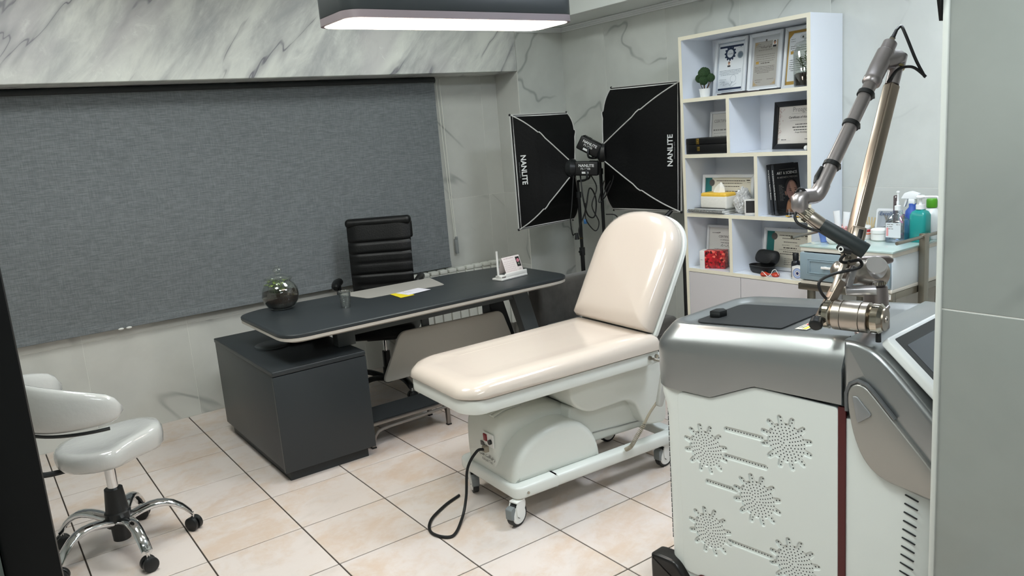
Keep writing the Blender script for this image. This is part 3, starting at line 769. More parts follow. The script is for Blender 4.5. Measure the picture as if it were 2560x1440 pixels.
MB().lathe([(0.057, 0.217), (0.062, 0.22), (0.05, 0.23), (0.02, 0.24), (0.012, 0.243), (0.012, 0.248), (0.028, 0.254), (0.032, 0.262), (0.026, 0.271), (0.0, 0.274)], n=32).build('lid', CLEAR, tj)
MB().lathe([(0.0, 0.004), (0.060, 0.004), (0.0645, 0.01), (0.0645, 0.066), (0.05, 0.075), (0.02, 0.07), (0.0, 0.078)], n=28).build('soil', SOIL, tj)
mb = MB(); mb2 = MB()
for k in range(9):
    a = rnd.uniform(0, 6.28); r0 = rnd.uniform(0, .03); tx, ty = rnd.uniform(-.045, .045), rnd.uniform(-.045, .045); h = rnd.uniform(.11, .19)
    pts = spline([(r0 * cos(a), r0 * sin(a), .07), (tx * .6, ty * .6, .07 + (h - .07) * .6), (tx, ty, h)], 4)
    mb.tube(pts, .0014, 5)
    for q in range(2, len(pts)):
        for s in range(2):
            th = rnd.uniform(0, 6.28); leaf(mb2, pts[q], (cos(th), sin(th), rnd.uniform(-.1, .7)), rnd.uniform(.018, .03), .0045)
mb.build('stem', GREEN2, tj); mb2.build('foliage', GREEN, tj, kind='stuff', ang=180)
fo = thing('folder', 'thin dark folder and pens lying along the front of top shelf', 'folder', (3.17, -2.18, ZS[3]), FR + RAD(3))
MB().box((0, 0, 0.004), (0.26, 0.045, 0.007), 0.002).build('cover', mat('dark_folder', '3c3436', 0.5), fo); MB().box((-0.02, -0.008, 0.0095), (0.16, 0.03, 0.003), 0.001).build('flap', BLACKP, fo)
tag(MB().cyl((3.165, -2.33, ZS[3] + .0045), (3.18, -2.455, ZS[3] + .0045), .0045, n=10).build('pen', BLACKP), 'slim black pen lying right of folder on top shelf', 'pen')
# --- second shelf
bb = thing('storage_box', 'long black box with brass latch on the second shelf', 'box', (3.215, -1.957, ZS[2]), FR)
MB().box((0, 0, 0.0275), (0.314, 0.14, 0.055), 0.002).build('body', mat('black_leather_box', '121213', 0.35), bb)
MB().box((0, 0, 0.076), (0.316, 0.142, 0.036), 0.003).build('lid', MATS['black_leather_box'], bb)
BRASS = mat('brass', 'b89a55', 0.25, 1.0)
mb = MB(); mb.box((-0.065, -0.072, 0.074), (0.024, 0.004, 0.034), 0.001); mb.box((-0.065, -0.075, 0.068), (0.012, 0.004, 0.02), 0.001); mb.build('latch', BRASS, bb, label='brass latch')
MB().box((-0.062, -0.0705, 0.03), (0.022, 0.003, 0.026), 0.001).build('plate', BRASS, bb, label='brass catch plate')
tag(MB().sph((3.17, -2.62, ZS[2] + 0.013), 0.013, 1, 1, 1).build('ornament', WHITEP), 'tiny white ball ornament beside the black framed certificate', 'ornament')
# --- third shelf
def notebook(label, y, z, x, w, d, h, rz, cov, spiral=True):
    t = thing('notebook', label, 'notebook', (x, y, z), FR + rz, 'notebooks under the tissue pack')
    MB().box((0, 0, h / 2), (w * .985, d * .98, h * .8), 0.001).build('pages', mat('page_white', 'dcdcd8', 0.6), t)
    MB().box((0, 0, h * .95), (w, d, h * .1), 0.0005).build('cover', cov, t)
    MB().box((0, 0, h * .05), (w, d, h * .1), 0.0005).build('cover', cov, t)
    if spiral:
        n = int(w / .0105)
        for k in range(n):
            c = (-w / 2 + w * (k + .5) / n, -d / 2, h * .5)
            MB().tube([(c[0], c[1] + .007 * cos(a) * 1.1, c[2] + .0075 * sin(a)) for a in [2 * pi * q / 10 for q in range(10)]], .0018, 6, closed=True).build('binding_ring', BLACKP, t)
    return t
tag(MB().box((3.2, -1.955, ZS[1] + .003), (0.115, 0.27, 0.006), .001, M=Matrix.Rotation(RAD(4), 3, 'Z').to_4x4()).build('papers', mat('page_white', 'dcdcd8', 0.6)), 'loose papers at the bottom of the notebook stack on third shelf', 'papers')
notebook('white spiral notebook on top of loose papers under the tissue pack', -1.945, ZS[1] + .0072, 3.195, 0.27, 0.13, 0.016, RAD(0), mat('notebook_cover', 'c9cccb', 0.4))
notebook('thin dark notebook lying between spiral notebook and tissue pack', -1.965, ZS[1] + .0235, 3.2, 0.23, 0.12, 0.008, RAD(2), mat('notebook_dark', '2b3036', 0.4), False)
ts = thing('tissue_pack', 'yellow and white tissue pack with a tissue pulled out', 'tissues', (3.195, -1.995, ZS[1] + .032), FR)
mb = MB(); mb.box((0, 0, 0.038), (0.2, 0.1, 0.076), 0.01, 3); mb.build('pack', mat('tissue_wrap', 'e4e2da', 0.25, bump=(60, .6)), ts)
mb = MB(); mb.box((0, 0, 0.078), (0.197, 0.097, 0.032), 0.012, 3); mb.build('top_wrap', mat('yellow_wrap', 'edc04a', 0.25, bump=(60, .8)), ts, label='yellow printed top of wrapper')
mb = MB(); n = 10; rows = []
for i in range(5):
    t = i / 4; rr = [(0.045, 0.015), (0.04, 0.012), (0.034, 0.012), (0.02, 0.012), (0.002, 0.003)][i]
    rows.append([(0.012 + 0.012 * t + rr[0] * cos(2 * pi * k / 14) * (1 + .12 * sin(3 * k)), rr[1] * sin(2 * pi * k / 14) * (1 + .3 * cos(2.3 * k)), 0.092 + 0.062 * t) for k in range(14)])
mb.loft(rows, cap0=False); mb.build('tissue', mat('tissue_paper', 'ecebe4', 0.9), ts, label='white tissue sticking up')
pb = thing('plastic_bag', 'crumpled translucent white plastic bag right of the tissue pack', 'bag', (3.195, -2.172, ZS[1]), FR)
bm = bmesh.new(); bmesh.ops.create_icosphere(bm, subdivisions=5, radius=1)
from mathutils import noise as mnoise
for v in bm.verts:
    p = v.co.copy(); f = 1 + 0.35 * abs(mnoise.noise(p * 2.3)) - 0.3 * abs(mnoise.noise(p * 4.7 + Vector((3, 1, 2)))) - 0.22 * abs(mnoise.noise(p * 9.5 + Vector((7, 5, 1))))
    v.co = Vector((p.x * .046 * f * (1 if p.z < .2 else .8) + max(p.z, 0) * .015, p.y * .05 * f, .078 + p.z * .078 * (f if p.z > 0 else .99)))
    v.co.z = max(v.co.z, .0008)
MB().addbm(bm).build('bag', mat('bag_film', 'c9c9c7', 0.3, coat=.3), pb, ang=28)
wbx = thing('carton', 'small white carton with black front by the divider on third shelf', 'box', (3.172, -2.256, ZS[1]), FR + RAD(28))
MB().box((0, 0, 0.046), (0.07, 0.05, 0.092), 0.001).build('body', mat('carton_white', 'dcdad6', 0.4), wbx)
MB().box((0.002, -0.0255, 0.05), (0.058, 0.001, 0.07)).build('front_print', mat('carton_black', '2e2d2e', 0.35), wbx, label='black printed front')
mb = MB(); P = frame((-0.0352, 0, 0), (0, -1, 0), (0, 0, 1))
for k in range(4): lines(mb, P, -.014, .014, .075 - .016 * k, .005, 80 + k)
mb.build('print', INKG, wbx, kind='stuff')
def book(label, y, x, rz, lean, front):
    W, Hh, D = 0.16, 0.285, 0.032
    t = thing('book', label, 'book', (x, y, ZS[1] + .0055), FR + rz, 'black books on the third shelf')
    L = Matrix.Rotation(-RAD(lean), 4, 'X')
    black = mat('book_black', '0c0c0d', 0.25)
    MB(L).box((0, 0.016, Hh / 2), (W - .006, D - .006, Hh - .006)).build('pages', mat('page_white', 'dcdcd8', 0.6), t)
    MB(L).box((0, 0.0015, Hh / 2), (W, 0.003, Hh), .0006).build('front_cover', black, t)
    MB(L).box((0, D - .0015, Hh / 2), (W, 0.003, Hh), .0006).build('back_cover', black, t)
    MB(L).box((-W / 2 + .0012, D / 2, Hh / 2), (0.003, D, Hh), .0006).build('spine', black, t)
    S = L @ frame((-W / 2 - .0006, D / 2 - .004, Hh - .03), (0, 0, -1), (0, 1, 0))
    S = L @ frame((-W / 2 - .0006, D / 2 + .005, Hh - .03), (0, 0, -1), (0, -1, 0))
    mb = MB(); text(mb, 'Art & Science in Aesthetic Medicine', S, 0.0135, 'LEFT', bold=.02, sx=.86); mb.build('lettering', mat('white_ink', 'd8d8d4', .6), t, label='white spine title', kind='stuff')
    if front:
        F = L @ frame((0, -.0005, 0), (1, 0, 0), (0, 0, 1))
        mb = MB(); text(mb, 'ART & SCIENCE', F @ Matrix.Translation((0, .226, 0)), .021, bold=.012, sx=.92); mb.build('lettering', mat('pale_ink', 'a9a8a4', .6), t, label='cover title', kind='stuff')
        mb = MB(); text(mb, 'IN AESTHETIC MEDICINE', F @ Matrix.Translation((0, .204, 0)), .0135, sx=.9); lines(mb, F, -.05, .06, .252, .0015, 4)
        for k in range(14): lines(mb, F, -.062, -.035 + .006 * (k % 3 - 1), .165 - k * .0066, .0012, k)
        mb.build('lettering', mat('dim_ink', '77746f', .6), t, kind='stuff')
        # printed portrait: face, neck, ear, hair, eyes, nose, lips, all flat print on the cover
        def pr(nm, poly, col, z): 
            q = MB(); q.add([F @ Vector((p[0], p[1], z)) for p in poly], [tuple(range(len(poly)))]); q.build('cover_portrait', mat(nm, col, .4), t)
        def ell(cx, cy, rx, ry, a=0, n=22): return [(cx + rx * cos(k * 2 * pi / n) * cos(a) - ry * sin(k * 2 * pi / n) * sin(a), cy + rx * cos(k * 2 * pi / n) * sin(a) + ry * sin(k * 2 * pi / n) * cos(a)) for k in range(n)]
        sp = lambda pts: [tuple(p)[:2] for p in spline([(a, b, 0) for a, b in pts], 5, True)]
        pr('print_neck', sp([(-.03, .02), (-.012, .075), (.02, .085), (.035, .06), (.05, .045), (.072, .02), (.06, .008), (-.02, .008)]), '5c4030', .0002)
        pr('print_neck_lit', sp([(-.022, .03), (-.01, .072), (.008, .055), (.006, .02), (-.012, .012)]), '8a6245', .0003)
        pr('print_face', sp([(-.012, .165), (.012, .192), (.042, .18), (.057, .145), (.056, .11), (.046, .078), (.03, .058), (.012, .07), (-.008, .1), (-.016, .13)]), '6e5047', .0004)
        pr('print_face_lit', sp([(.012, .178), (.035, .18), (.05, .15), (.052, .118), (.042, .09), (.028, .085), (.03, .115), (.018, .13), (.012, .155)]), '93705f', .0005)
        pr('print_ear', ell(-.021, .118, .006, .014, .2), '5d4338', .0004)
        pr('print_hair', sp([(-.018, .13), (-.02, .165), (0, .197), (.03, .203), (.055, .18), (.06, .16), (.045, .185), (.015, .188), (-.005, .165)]), '161110', .0006)
        for ex, ey in ((.012, .132), (.046, .134)):
            pr('print_eye', ell(ex, ey, .0075, .003, -.1), '2a1c18', .0007); pr('print_brow', ell(ex - .001, ey + .009, .010, .0016, -.15), '201512', .0007)
        pr('print_nose', sp([(.036, .128), (.041, .105), (.034, .098), (.030, .1)]), '5a3f35', .0007)
        pr('print_lips', ell(.031, .08, .012, .0042, .15), '4d2424', .0007)
    return t
book('front book showing a dark portrait cover on third shelf', -2.47, 3.243, RAD(72), 8, True)
book('second black book standing directly behind the portrait cover book', -2.433, 3.255, RAD(72), 8, False)
sg = thing('safety_glasses', 'clear safety glasses with yellow pads lying before the books', 'glasses', (3.155, -2.555, ZS[1]), FR)
LENS = glass('lens_clear', 'f6f3ee', 0.15)
for sx in (-1, 1):
    mb = MB(); rows = []
    for i in range(7):
        u = i / 6; rows.append([(sx * (.006 + u * .068), -.012 + .05 * u * u, .006 + (v / 4) * (.046 - .02 * u) - (.004 if v == 0 else 0)) for v in range(5)])
    mb.loft(rows, closed=False, cap0=False, cap1=False); mb.build('lens', LENS, sg)
    MB().tube(spline([(sx * .008, -.014, .006), (sx * .03, -.014, .0035), (sx * .06, .02, .004), (sx * .076, .04, .008)], 4), .003, 6).build('rim', mat('rim_grey', '3a3a40', .4), sg)
    MB().box((sx * .034, -.013, .006), (.03, .006, .006), .002, M=Matrix.Rotation(sx * .25, 4, 'Z')).build('pad', mat('yellow_rubber', 'e8b52c', .5), sg, label='yellow rubber pad')
    MB().tube([(sx * .075, .04, .02), (sx * .073, .09, .014), (sx * .066, .11, .004)], .0022, 6).build('temple', LENS, sg)
# --- lowest shelf
rb = thing('gift_box', 'box with white end and red gem pattern on lowest shelf', 'box', (3.212, -1.935, ZS[0]), FR + RAD(22))
MB().box((0, 0, .0555), (0.16, 0.075, .111), .001).build('body', mat('carton_white', 'dcdad6', 0.4), rb)
MB().box((0.016, -0.003, .0555), (0.1282, 0.0702, .1114), .001).build('sleeve', jewels(), rb, label='red gem patterned sleeve')
mb = MB(); lines(mb, frame((-0.08, -.0378, 0), (1, 0, 0), (0, 0, 1)), .005, .022, .052, .003, 5); mb.build('print', INKG, rb, kind='stuff')
gc = thing('glasses_case', 'open black zip case for glasses on lowest shelf', 'case', (3.222, -2.285, ZS[0]), FR + RAD(-14))
CASE = mat('case_black', '0d0e0f', .55, bump=(300, .3))
o_ = rrect(-.09, -.042, .09, .042, .04, 6)
mb = MB(); mb.loft([[(x * s, y * s, z) for x, y in o_] for s, z in ((.78, .001), (.92, .012), (1, .034), (1, .044), (.95, .044), (.94, .034), (.86, .014), (.5, .008))]); mb.build('lower_shell', CASE, gc)
Lr = Matrix.Translation((0, .04, .046)) @ Matrix.Rotation(RAD(72), 4, 'X')
mb = MB(Lr); mb.loft([[(x * s, (y + .042) * s, z) for x, y in o_] for s, z in ((.95, 0), (1, .0), (1, .008), (.93, .03), (.8, .042), (.4, .046))]); mb.build('lid_shell', CASE, gc)
MB().tube([(x * 1.005, y * 1.01, .044) for x, y in o_], .0022, 6, closed=True).build('zip', mat('zip_grey', '2c2d2e', .4), gc)
rg = thing('goggles', 'small red goggles with white cord in front of black case', 'goggles', (3.15, -2.39, ZS[0]), FR)
REDP = mat('red_plastic', 'b93a22', .3)
for x, y in ((-.032, -.004), (.032, .012)):
    MB().lathe([(0, .001), (.018, .001), (.024, .010), (.02, .018), (.008, .024), (0, .025)], (x, y, 0), 20).build('eye_cup', REDP, rg)
MB().tube([(-.012, -.002, .012), (.012, .008, .012)], .005, 8).build('bridge', REDP, rg)
MB().tube(spline([(-.055, -.004, .006), (-.045, -.012, .026), (-.025, -.026, .028), (0.0, -.03, .012), (.012, -.03, .006), (.024, -.02, .02), (.032, -.012, .04), (.045, -.006, .044), (.052, 0, .03), (.056, .008, .012)], 5), .0018, 6).build('cord', WHITEP, rg, label='white elastic cord')
bt = thing('bottle', 'small matt black bottle on lowest shelf', 'bottle', (3.21, -2.522, ZS[0]), FR)
MB().lathe([(0, 0), (.0235, 0), (.025, .002), (.025, .082), (.021, .092), (.0145, .098), (.0145, .1), (0, .1)], n=8).build('body', mat('bottle_black', '17171c', .35), bt)
MB().lathe([(0, .1), (.0165, .1), (.0165, .136), (.015, .138), (0, .138)], n=24).build('cap', BLACKP, bt)
sb = thing('cream_carton', 'small white carton with blue ring emblem beside black bottle', 'box', (3.168, -2.578, ZS[0]), FR)
MB().box((0, 0, .037), (.07, .05, .074), .001).build('body', mat('carton_white', 'dcdad6', 0.4), sb)
F = frame((0, -.0254, .037), (1, 0, 0), (0, 0, 1))
for r0, r1, c in ((.026, .029, '4a63a0'), (.018, .025, 'a9bde0'), (.014, .0165, '4a63a0'), (0.0, .0085, '20275c')):
    mb = MB(); ring(mb, F, (0, 0), r0 + .0001, r1) if r0 else disc(mb, F, (0, 0), r1); mb.build('emblem', mat('ring_' + c, c, .5), sb)
# ------------------------------------------------------------------ desk
DK = mat('desk_charcoal', '2b3033', 0.4, bump=(400, .08)); BEIGE = mat('desk_beige', 'b7b2aa', 0.4); GREYM = mat('desk_metal', '4b5052', 0.4, .3)
BEIGE2 = mat('modesty_beige', 'd2cdc3', 0.42)
dk = thing('desk', 'long charcoal office desk with beige edge and pedestal in front of blind', 'desk', (1.475, -1.18, 0))
TZ = 0.75
ol = rpoly([(0.577, -1.572), (2.372, -1.572), (2.372, -0.93), (2.276, -0.882), (2.0, -0.818), (0.70, -0.765), (0.577, -0.84)], [.13, .15, .13, .08, .10, .10, .10], 7)
def inset(poly, d):
    c = Vector((sum(p[0] for p in poly) / len(poly), sum(p[1] for p in poly) / len(poly)))
    out = []
    for i, p in enumerate(poly):
        a = Vector(poly[i - 1]); b = Vector(poly[(i + 1) % len(poly)]); t = (b - a).normalized(); n = Vector((t.y, -t.x))
        if n.dot(Vector(p) - c) > 0: n = -n
        out.append(tuple(Vector(p) + n * d))
    return out
R_ = lambda d, z: [(p[0], p[1], z) for p in (inset(ol, d) if d else ol)]
MB().loft([R_(.006, TZ - .020), R_(0, TZ - .018), R_(0, TZ - .006), R_(.004, TZ - .002), R_(.012, TZ)]).build('table_top', DK, dk, world=True)
MB().loft([R_(.045, TZ - .052), R_(.01, TZ - .040), R_(.002, TZ - .036), R_(.002, TZ - .021), R_(.008, TZ - .0205)]).build('edge_band', BEIGE, dk, world=True, label='beige lower edge layer')
MB().prism(rpoly([(1.19, -0.80), (1.25, -1.075), (1.735, -1.12), (1.80, -0.828)], .02), .0014, Matrix.Translation((0, 0, TZ + .0002))).build('inlay', mat('inlay_beige', 'a9a6a0', .35), dk, world=True, label='beige trapezoid inlay at the back edge')
MB().box2((0.93, -1.335, .625), (2.16, -1.285, .698), .003).build('front_rail', GREYM, dk, world=True)
MB().box2((0.93, -1.02, .640), (2.10, -0.97, .698), .003).build('rear_rail', mat('desk_dark_metal', '1f2224', .45), dk, world=True)
MB().box2((0.93, -1.345, .578), (1.03, -1.275, .70), .003).build('post', GREYM, dk, world=True)
mb = MB(); mb.box2((0.935, -1.03, .578), (1.02, -0.96, .70), .003); mb.build('post', GREYM, dk, world=True)
def slant(y, w):
    return MB().prism([(2.06, .70), (2.17, .70), (2.37, .0), (2.265, .0)], w, Matrix(((1, 0, 0, 0), (0, 0, 1, y), (0, 1, 0, 0), (0, 0, 0, 1))), .003)
slant(-1.345, .07).build('leg', GREYM, dk, world=True)
slant(-1.03, .06).build('leg', MATS['desk_dark_metal'], dk, world=True)
# modesty panel: slanted rounded sheet hung below the rear rail
mb = MB(); mb.prism(rpoly([(1.292, .222), (1.440, .508), (2.178, .497), (2.275, .222)], .045, 6), .022, Matrix(((1, 0, 0, 0), (0, 0, 1, -1.055), (0, 1, 0, 0), (0, 0, 0, 1))), .007, 3)
mb.build('modesty_panel', BEIGE2, dk, world=True, label='pale beige slanted modesty panel')
for x in (1.6, 2.05): MB().box2((x, -1.035, .45), (x + .05, -1.02, .66), .002).build('bracket', GREYM, dk, world=True)
# pedestal
PX0, PX1, PY0, PY1 = 0.512, 1.003, -1.512, -0.50
ped = MB().box2((PX0 + .004, PY0 + .02, .062), (PX1 - .004, PY1, .552), .003).build('pedestal', DK, dk, world=True)
def sub(mb, nm, m, label=None):
    o = mb.build(nm, m, ped, label=label); o.data.transform(Matrix.Translation(-mtx(dk).translation)); return o
sub(MB().box2((PX0, PY0, .552), (PX1, PY1 - .0, .577), .005, 3), 'pedestal_top', DK)
sub(MB().box2((PX0, PY0, .055), (PX1, PY0 + .019, .5495), .003), 'front_panel', DK)
sub(MB().box2((PX0 + .03, PY0 + .03, .0), (PX1 - .035, PY1 - .03, .062), .002), 'plinth', mat('plinth_dark', '2b2f31', .5))
sub(MB().lathe([(0, .577), (.095, .577), (.095, .585), (.09, .588), (0, .588)], (.70, -.98, 0), 36), 'disc_foot', mat('disc_grey', '5a5f61', .4, .3), 'round grey disc on the pedestal')
sub(MB().box2((.78, -1.05, .5775), (.93, -.80, .60), .002), 'cable_tray', BLACKP, 'black cable tray')
# --- things on the desk
te = thing('terrarium_jar', 'round lidded glass terrarium with soil and leaves on the desk', 'terrarium', (0.815, -0.875, TZ + .0005))
prof = [(0.0, .001), (.055, .001), (.075, .012), (.094, .04), (.102, .075), (.098, .108), (.083, .138), (.066, .150), (.064, .156), (.074, .163), (.076, .168)]
MB().lathe(prof + [(r - .003, z + .001) for r, z in prof[::-1]][:-2] + [(0.0, .004)], n=48).build('jar', glass('clear_glass', 'fbfdfb', 0.10), te)
MB().lathe([(.075, .169), (.078, .172), (.066, .182), (.04, .192), (.018, .197), (.014, .2), (.014, .205), (.024, .212), (.026, .222), (.02, .231), (.01, .234), (.012, .238), (.010, .244), (0, .246)], n=40).build('lid', CLEAR, te)
MB().lathe([(0, .005), (.054, .005), (.073, .016), (.0915, .042), (.0985, .072), (.0955, .098), (.06, .098), (.02, .082), (0, .08)], n=36).build('soil', SOIL, te)
mb = MB(); r2 = random.Random(3)
mb2 = MB()
for k in range(26):
    a = r2.uniform(1.6, 5.4); q = r2.uniform(.01, .055); h = r2.uniform(.10, .165); b = (q * cos(a), q * sin(a), .08)
    tip = (min(.07, q * 1.25) * cos(a), min(.07, q * 1.25) * sin(a), h); mb2.tube([b, tip], .0012, 5)
    for s in range(3):
        th = r2.uniform(0, 6.28); leaf(mb, tip, (cos(th), sin(th), r2.uniform(-.2, .7)), r2.uniform(.018, .03), .008)
mb2.build('stem', GREEN2, te, kind='stuff'); mb.build('foliage', mat('terrarium_green', '93ab5a', .45, noise=(60, .4)), te, kind='stuff', ang=180)
cup = thing('plastic_cup', 'empty clear plastic cup near the front edge of the desk', 'cup', (1.062, -1.19, TZ + .0005))
MB().lathe([(0, .001), (.0255, .001), (.026, .01), (.034, .088), (.0355, .09), (.0352, .092), (.0325, .09), (.0245, .01), (.024, .003), (0, .003)], n=32).build('cup', glass('cup_plastic', 'f9fbfa', .2), cup)
for z in (.02, .03, .04, .05, .06): MB().tube([((.0262 + (z - .01) * .103) * cos(a), (.0262 + (z - .01) * .103) * sin(a), z) for a in [2 * pi * k / 28 for k in range(28)]], .0006, 5, closed=True).build('rib', glass('cup_plastic', 'f9fbfa', .2), cup)
lf = thing('leaflet', 'yellow and white folded leaflet lying on the desk', 'leaflet', (1.475, -1.155, TZ + .0018), RAD(6))
MB().add([(-.11, -.075, 0), (-.02, -.08, 0), (.0, .06, .0015), (-.085, .075, 0), (-.11, -.075, .001), (-.02, -.08, .001), (.0, .06, .0025), (-.085, .075, .001)], [(0, 1, 2, 3), (4, 5, 6, 7), (0, 1, 5, 4), (2, 3, 7, 6)]).build('yellow_sheet', mat('yellow_paper', 'e3cf2a', .5), lf, label='yellow half')
mb = MB(); mb.add([(-.045, -.055, .0014), (.12, -.045, .0014), (.11, .07, .0014), (-.055, .06, .0014), (-.045, -.055, .0024), (.12, -.045, .0024), (.11, .07, .0024), (-.055, .06, .0024)], [(0, 1, 2, 3), (4, 5, 6, 7), (0, 1, 5, 4), (1, 2, 6, 5), (2, 3, 7, 6)]); mb.build('white_sheet', mat('leaflet_white', 'e2e0ea', .5), lf)
mb = MB(); [lines(mb, frame((0, 0, .0027), (1, .06, 0), (0, 1, 0)), -.03, .03, .03 - .014 * k, .003, 7 + k) for k in range(3)]; mb.build('print', INKG, lf, kind='stuff')
ch = thing('calendar_stand', 'white desk calendar with flower picture in a white pen tray', 'calendar', (2.10, -1.29, TZ + .0005), RAD(8))
mb = MB(); mb.box((0, 0, .006), (.22, .085, .012), .003); mb.box((.02, -.034, .02), (.18, .012, .035), .003); mb.build('tray', WHITEP, ch)
mb = MB(); mb.box((-.085, -.012, .02), (.045, .05, .018), .003); mb.build('pen_block', WHITEP, ch)
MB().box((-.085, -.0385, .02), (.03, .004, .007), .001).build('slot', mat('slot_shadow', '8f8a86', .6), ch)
Lc = Matrix.Translation((.028, -.02, .022)) @ Matrix.Rotation(RAD(-20), 4, 'X')
MB(Lc).box((0, 0, .055), (.145, .0015, .11), .0004).build('page', mat('calendar_paper', 'e6dcda', .5), ch)
MB(Matrix.Translation((.028, .06, .022)) @ Matrix.Rotation(RAD(22), 4, 'X')).box((0, 0, .055), (.145, .0015, .11), .0004).build('back_page', mat('calendar_paper', 'e6dcda', .5), ch)
F = Lc @ frame((0, -.0011, 0), (1, 0, 0), (0, 0, 1))
mb = MB()
for q in range(6): 
    for w in range(7): disc(mb, F, (-.062 + w * .0125, .02 + q * .012), .0022, 6)
lines(mb, F, -.06, .02, .098, .003, 2); mb.build('print', mat('rose_ink', 'a98f90', .6), ch, kind='stuff')
mb = MB(); rect(mb, F, .036, .038, .068, .1); mb.build('picture', mat('picture_dark', '1d1f1c', .5), ch, label='dark picture with pink flower')
mb = MB(); F2 = F @ Matrix.Translation((0, 0, .0003))
for k in range(6): disc(mb, F2, (.052 + .007 * cos(k), .077 + .007 * sin(k * 1.05)), .0055, 8)
mb.build('flower', mat('pink_flower', 'd98a9a', .5), ch, kind='stuff')
mb = MB(); disc(mb, F2, (.052, .055), .006, 8); text(mb, '2023', F2 @ Matrix.Translation((.052, .02, 0)), .009); mb.build('flower_leaf', mat('leaf_grey', '8a9484', .5), ch, kind='stuff')
mb = MB()
for k in range(16): c = (-.065 + k * .0087 + .028, .022, .128); mb.tube([(c[0], c[1] + .006 * cos(a), c[2] + .0055 * sin(a)) for a in [2 * pi * q / 8 for q in range(8)]], .0008, 5, closed=True)
mb.build('wire_binding', STEEL, ch, kind='stuff')
tag(MB().cyl((1.996, -1.318, TZ + .03), (2.0, -1.312, TZ + .178), .0065, n=14).build('pen', WHITEP), 'white pen standing upright in the calendar tray', 'pen')

# ------------------------------------------------------------------ executive chair behind the desk
LEA = mat('black_leather', '0b0c0d', .42, spec=.45, bump=(120, .25)); 
cx, cy = 1.572, -0.545
oc = thing('office_chair', 'black leather executive chair with ribbed back behind the desk', 'chair', (cx, cy, 0), RAD(-36))
def back_profile(t): return (.19 - .02 * sin(t * pi) + .03 * t, .47 + .645 * t)       # (y, z) along the back
mb = MB(); rows = []; n = 60; W2 = .207
grooves = [.12, .23, .34, .45, .56, .67, .78]
for i in range(n + 1):
    t = i / n; y, z = back_profile(t); g = min(abs(t - q) for q in grooves); d = .010 * math.exp(-(g / .008) ** 2)
    w = W2 * (1 + .03 * t)
    row = []
    for k in range(13):
        u = k / 12 * 2 - 1; e = (1 - abs(u) ** 6)
        row.append((u * w, y - .03 * e + d + .03 * (1 - u * u) * .3, z))
    for k in range(12, -1, -1):
        u = k / 12 * 2 - 1; row.append((u * w, y + .025 * (1 - abs(u) ** 6), z))
    rows.append(row)
mb.loft(rows); mb.build('backrest', LEA, oc, ang=60)
y, z = back_profile(1.0)
mb = MB(); mb.box((0, y + .012, z - .012), (W2 * 2.14, .08, .06), .026, 4); mb.box((0, y + .035, z - .075), (W2 * 2.14, .035, .12), .014, 3); mb.build('headrest_roll', LEA, oc)
MB().box((0, -.03, .455), (.50, .48, .10), .04, 4).build('seat', LEA, oc)
for s in (-1, 1):
    MB().tube(spline([(s * .262, -.085, .726), (s * .275, 0, .742), (s * .27, .10, .738)], 5), [.014] + [.026] * 9 + [.018], 10).build('armrest', mat('arm_black', '101112', .4), oc)
    mb = MB(); mb.tube(spline([(s * .272, .05, .735), (s * .275, .06, .62), (s * .262, .03, .48), (s * .2, .0, .42)], 5), .017, 10); mb.build('arm_post', BLACKP, oc)
MB().box((0, 0, .385), (.2, .22, .04), .012).build('mechanism', BLACKP, oc)
MB().cyl((-.13, -.05, .385), (-.27, -.05, .36), .008).build('lever', BLACKP, oc)
def star_base(t, zc, R0, armm, hubm, th0, wheelr=.028, hub=.035, arch=.05):
    for k in range(5):
        a = th0 + k * 2 * pi / 5; d = Vector((cos(a), sin(a), 0)); s = Vector((-sin(a), cos(a), 0))
        rows = []
        for q in range(9):
            u = q / 8; c = d * (hub * .7 + (R0 - hub * .7) * u); zz = zc + arch * sin(u * pi * .62) - (zc + arch * .93 - (2 * wheelr + .02)) * u ** 3.2
            w = .031 - .009 * u; h = .019 - .004 * u
            rows.append([c + s * (w * cos(f)) + Vector((0, 0, zz + h * sin(f))) for f in [2 * pi * j / 10 for j in range(10)]])
        mb = MB(); mb.loft(rows); arm = mb.build('base_arm', armm, t, ang=60)
        zz = rows[-1][0].z; c = d * R0
        mb = MB(); mb.cyl((c.x, c.y, wheelr), (c.x, c.y, zz), .007, n=10); mb.build('caster_stem', CHROME, t)
        tw = a + .9 * sin(k * 2.1 + 1)
        ax = Vector((cos(tw), sin(tw), 0))
        for sgn in (-1, 1):
            p0 = c + ax * (sgn * .005) + Vector((0, 0, wheelr)); p1 = c + ax * (sgn * .026) + Vector((0, 0, wheelr))
            MB().tube([p0, p0 + (p1 - p0) * .15, p1 - (p1 - p0) * .2, p1], [wheelr * .9, wheelr, wheelr, wheelr * .8], 20).build('caster_wheel', BLACKP, t)
        MB().box((c.x, c.y, wheelr * 1.45), (.03, .05, wheelr * 1.0), .008, M=Matrix.Rotation(tw + pi / 2, 4, 'Z')).build('caster_hood', BLACKP, t)
star_base(oc, .085, .30, mat('black_nylon', '141516', .4), BLACKP, .35)
MB().cyl((0, 0, .26), (0, 0, .37), .014).build('gas_lift', CHROME, oc, label='chrome gas lift')
MB().tube([(0, 0, .06), (0, 0, .16), (0, 0, .162), (0, 0, .27)], [.034, .032, .027, .025], 20).build('lift_cover', BLACKP, oc)
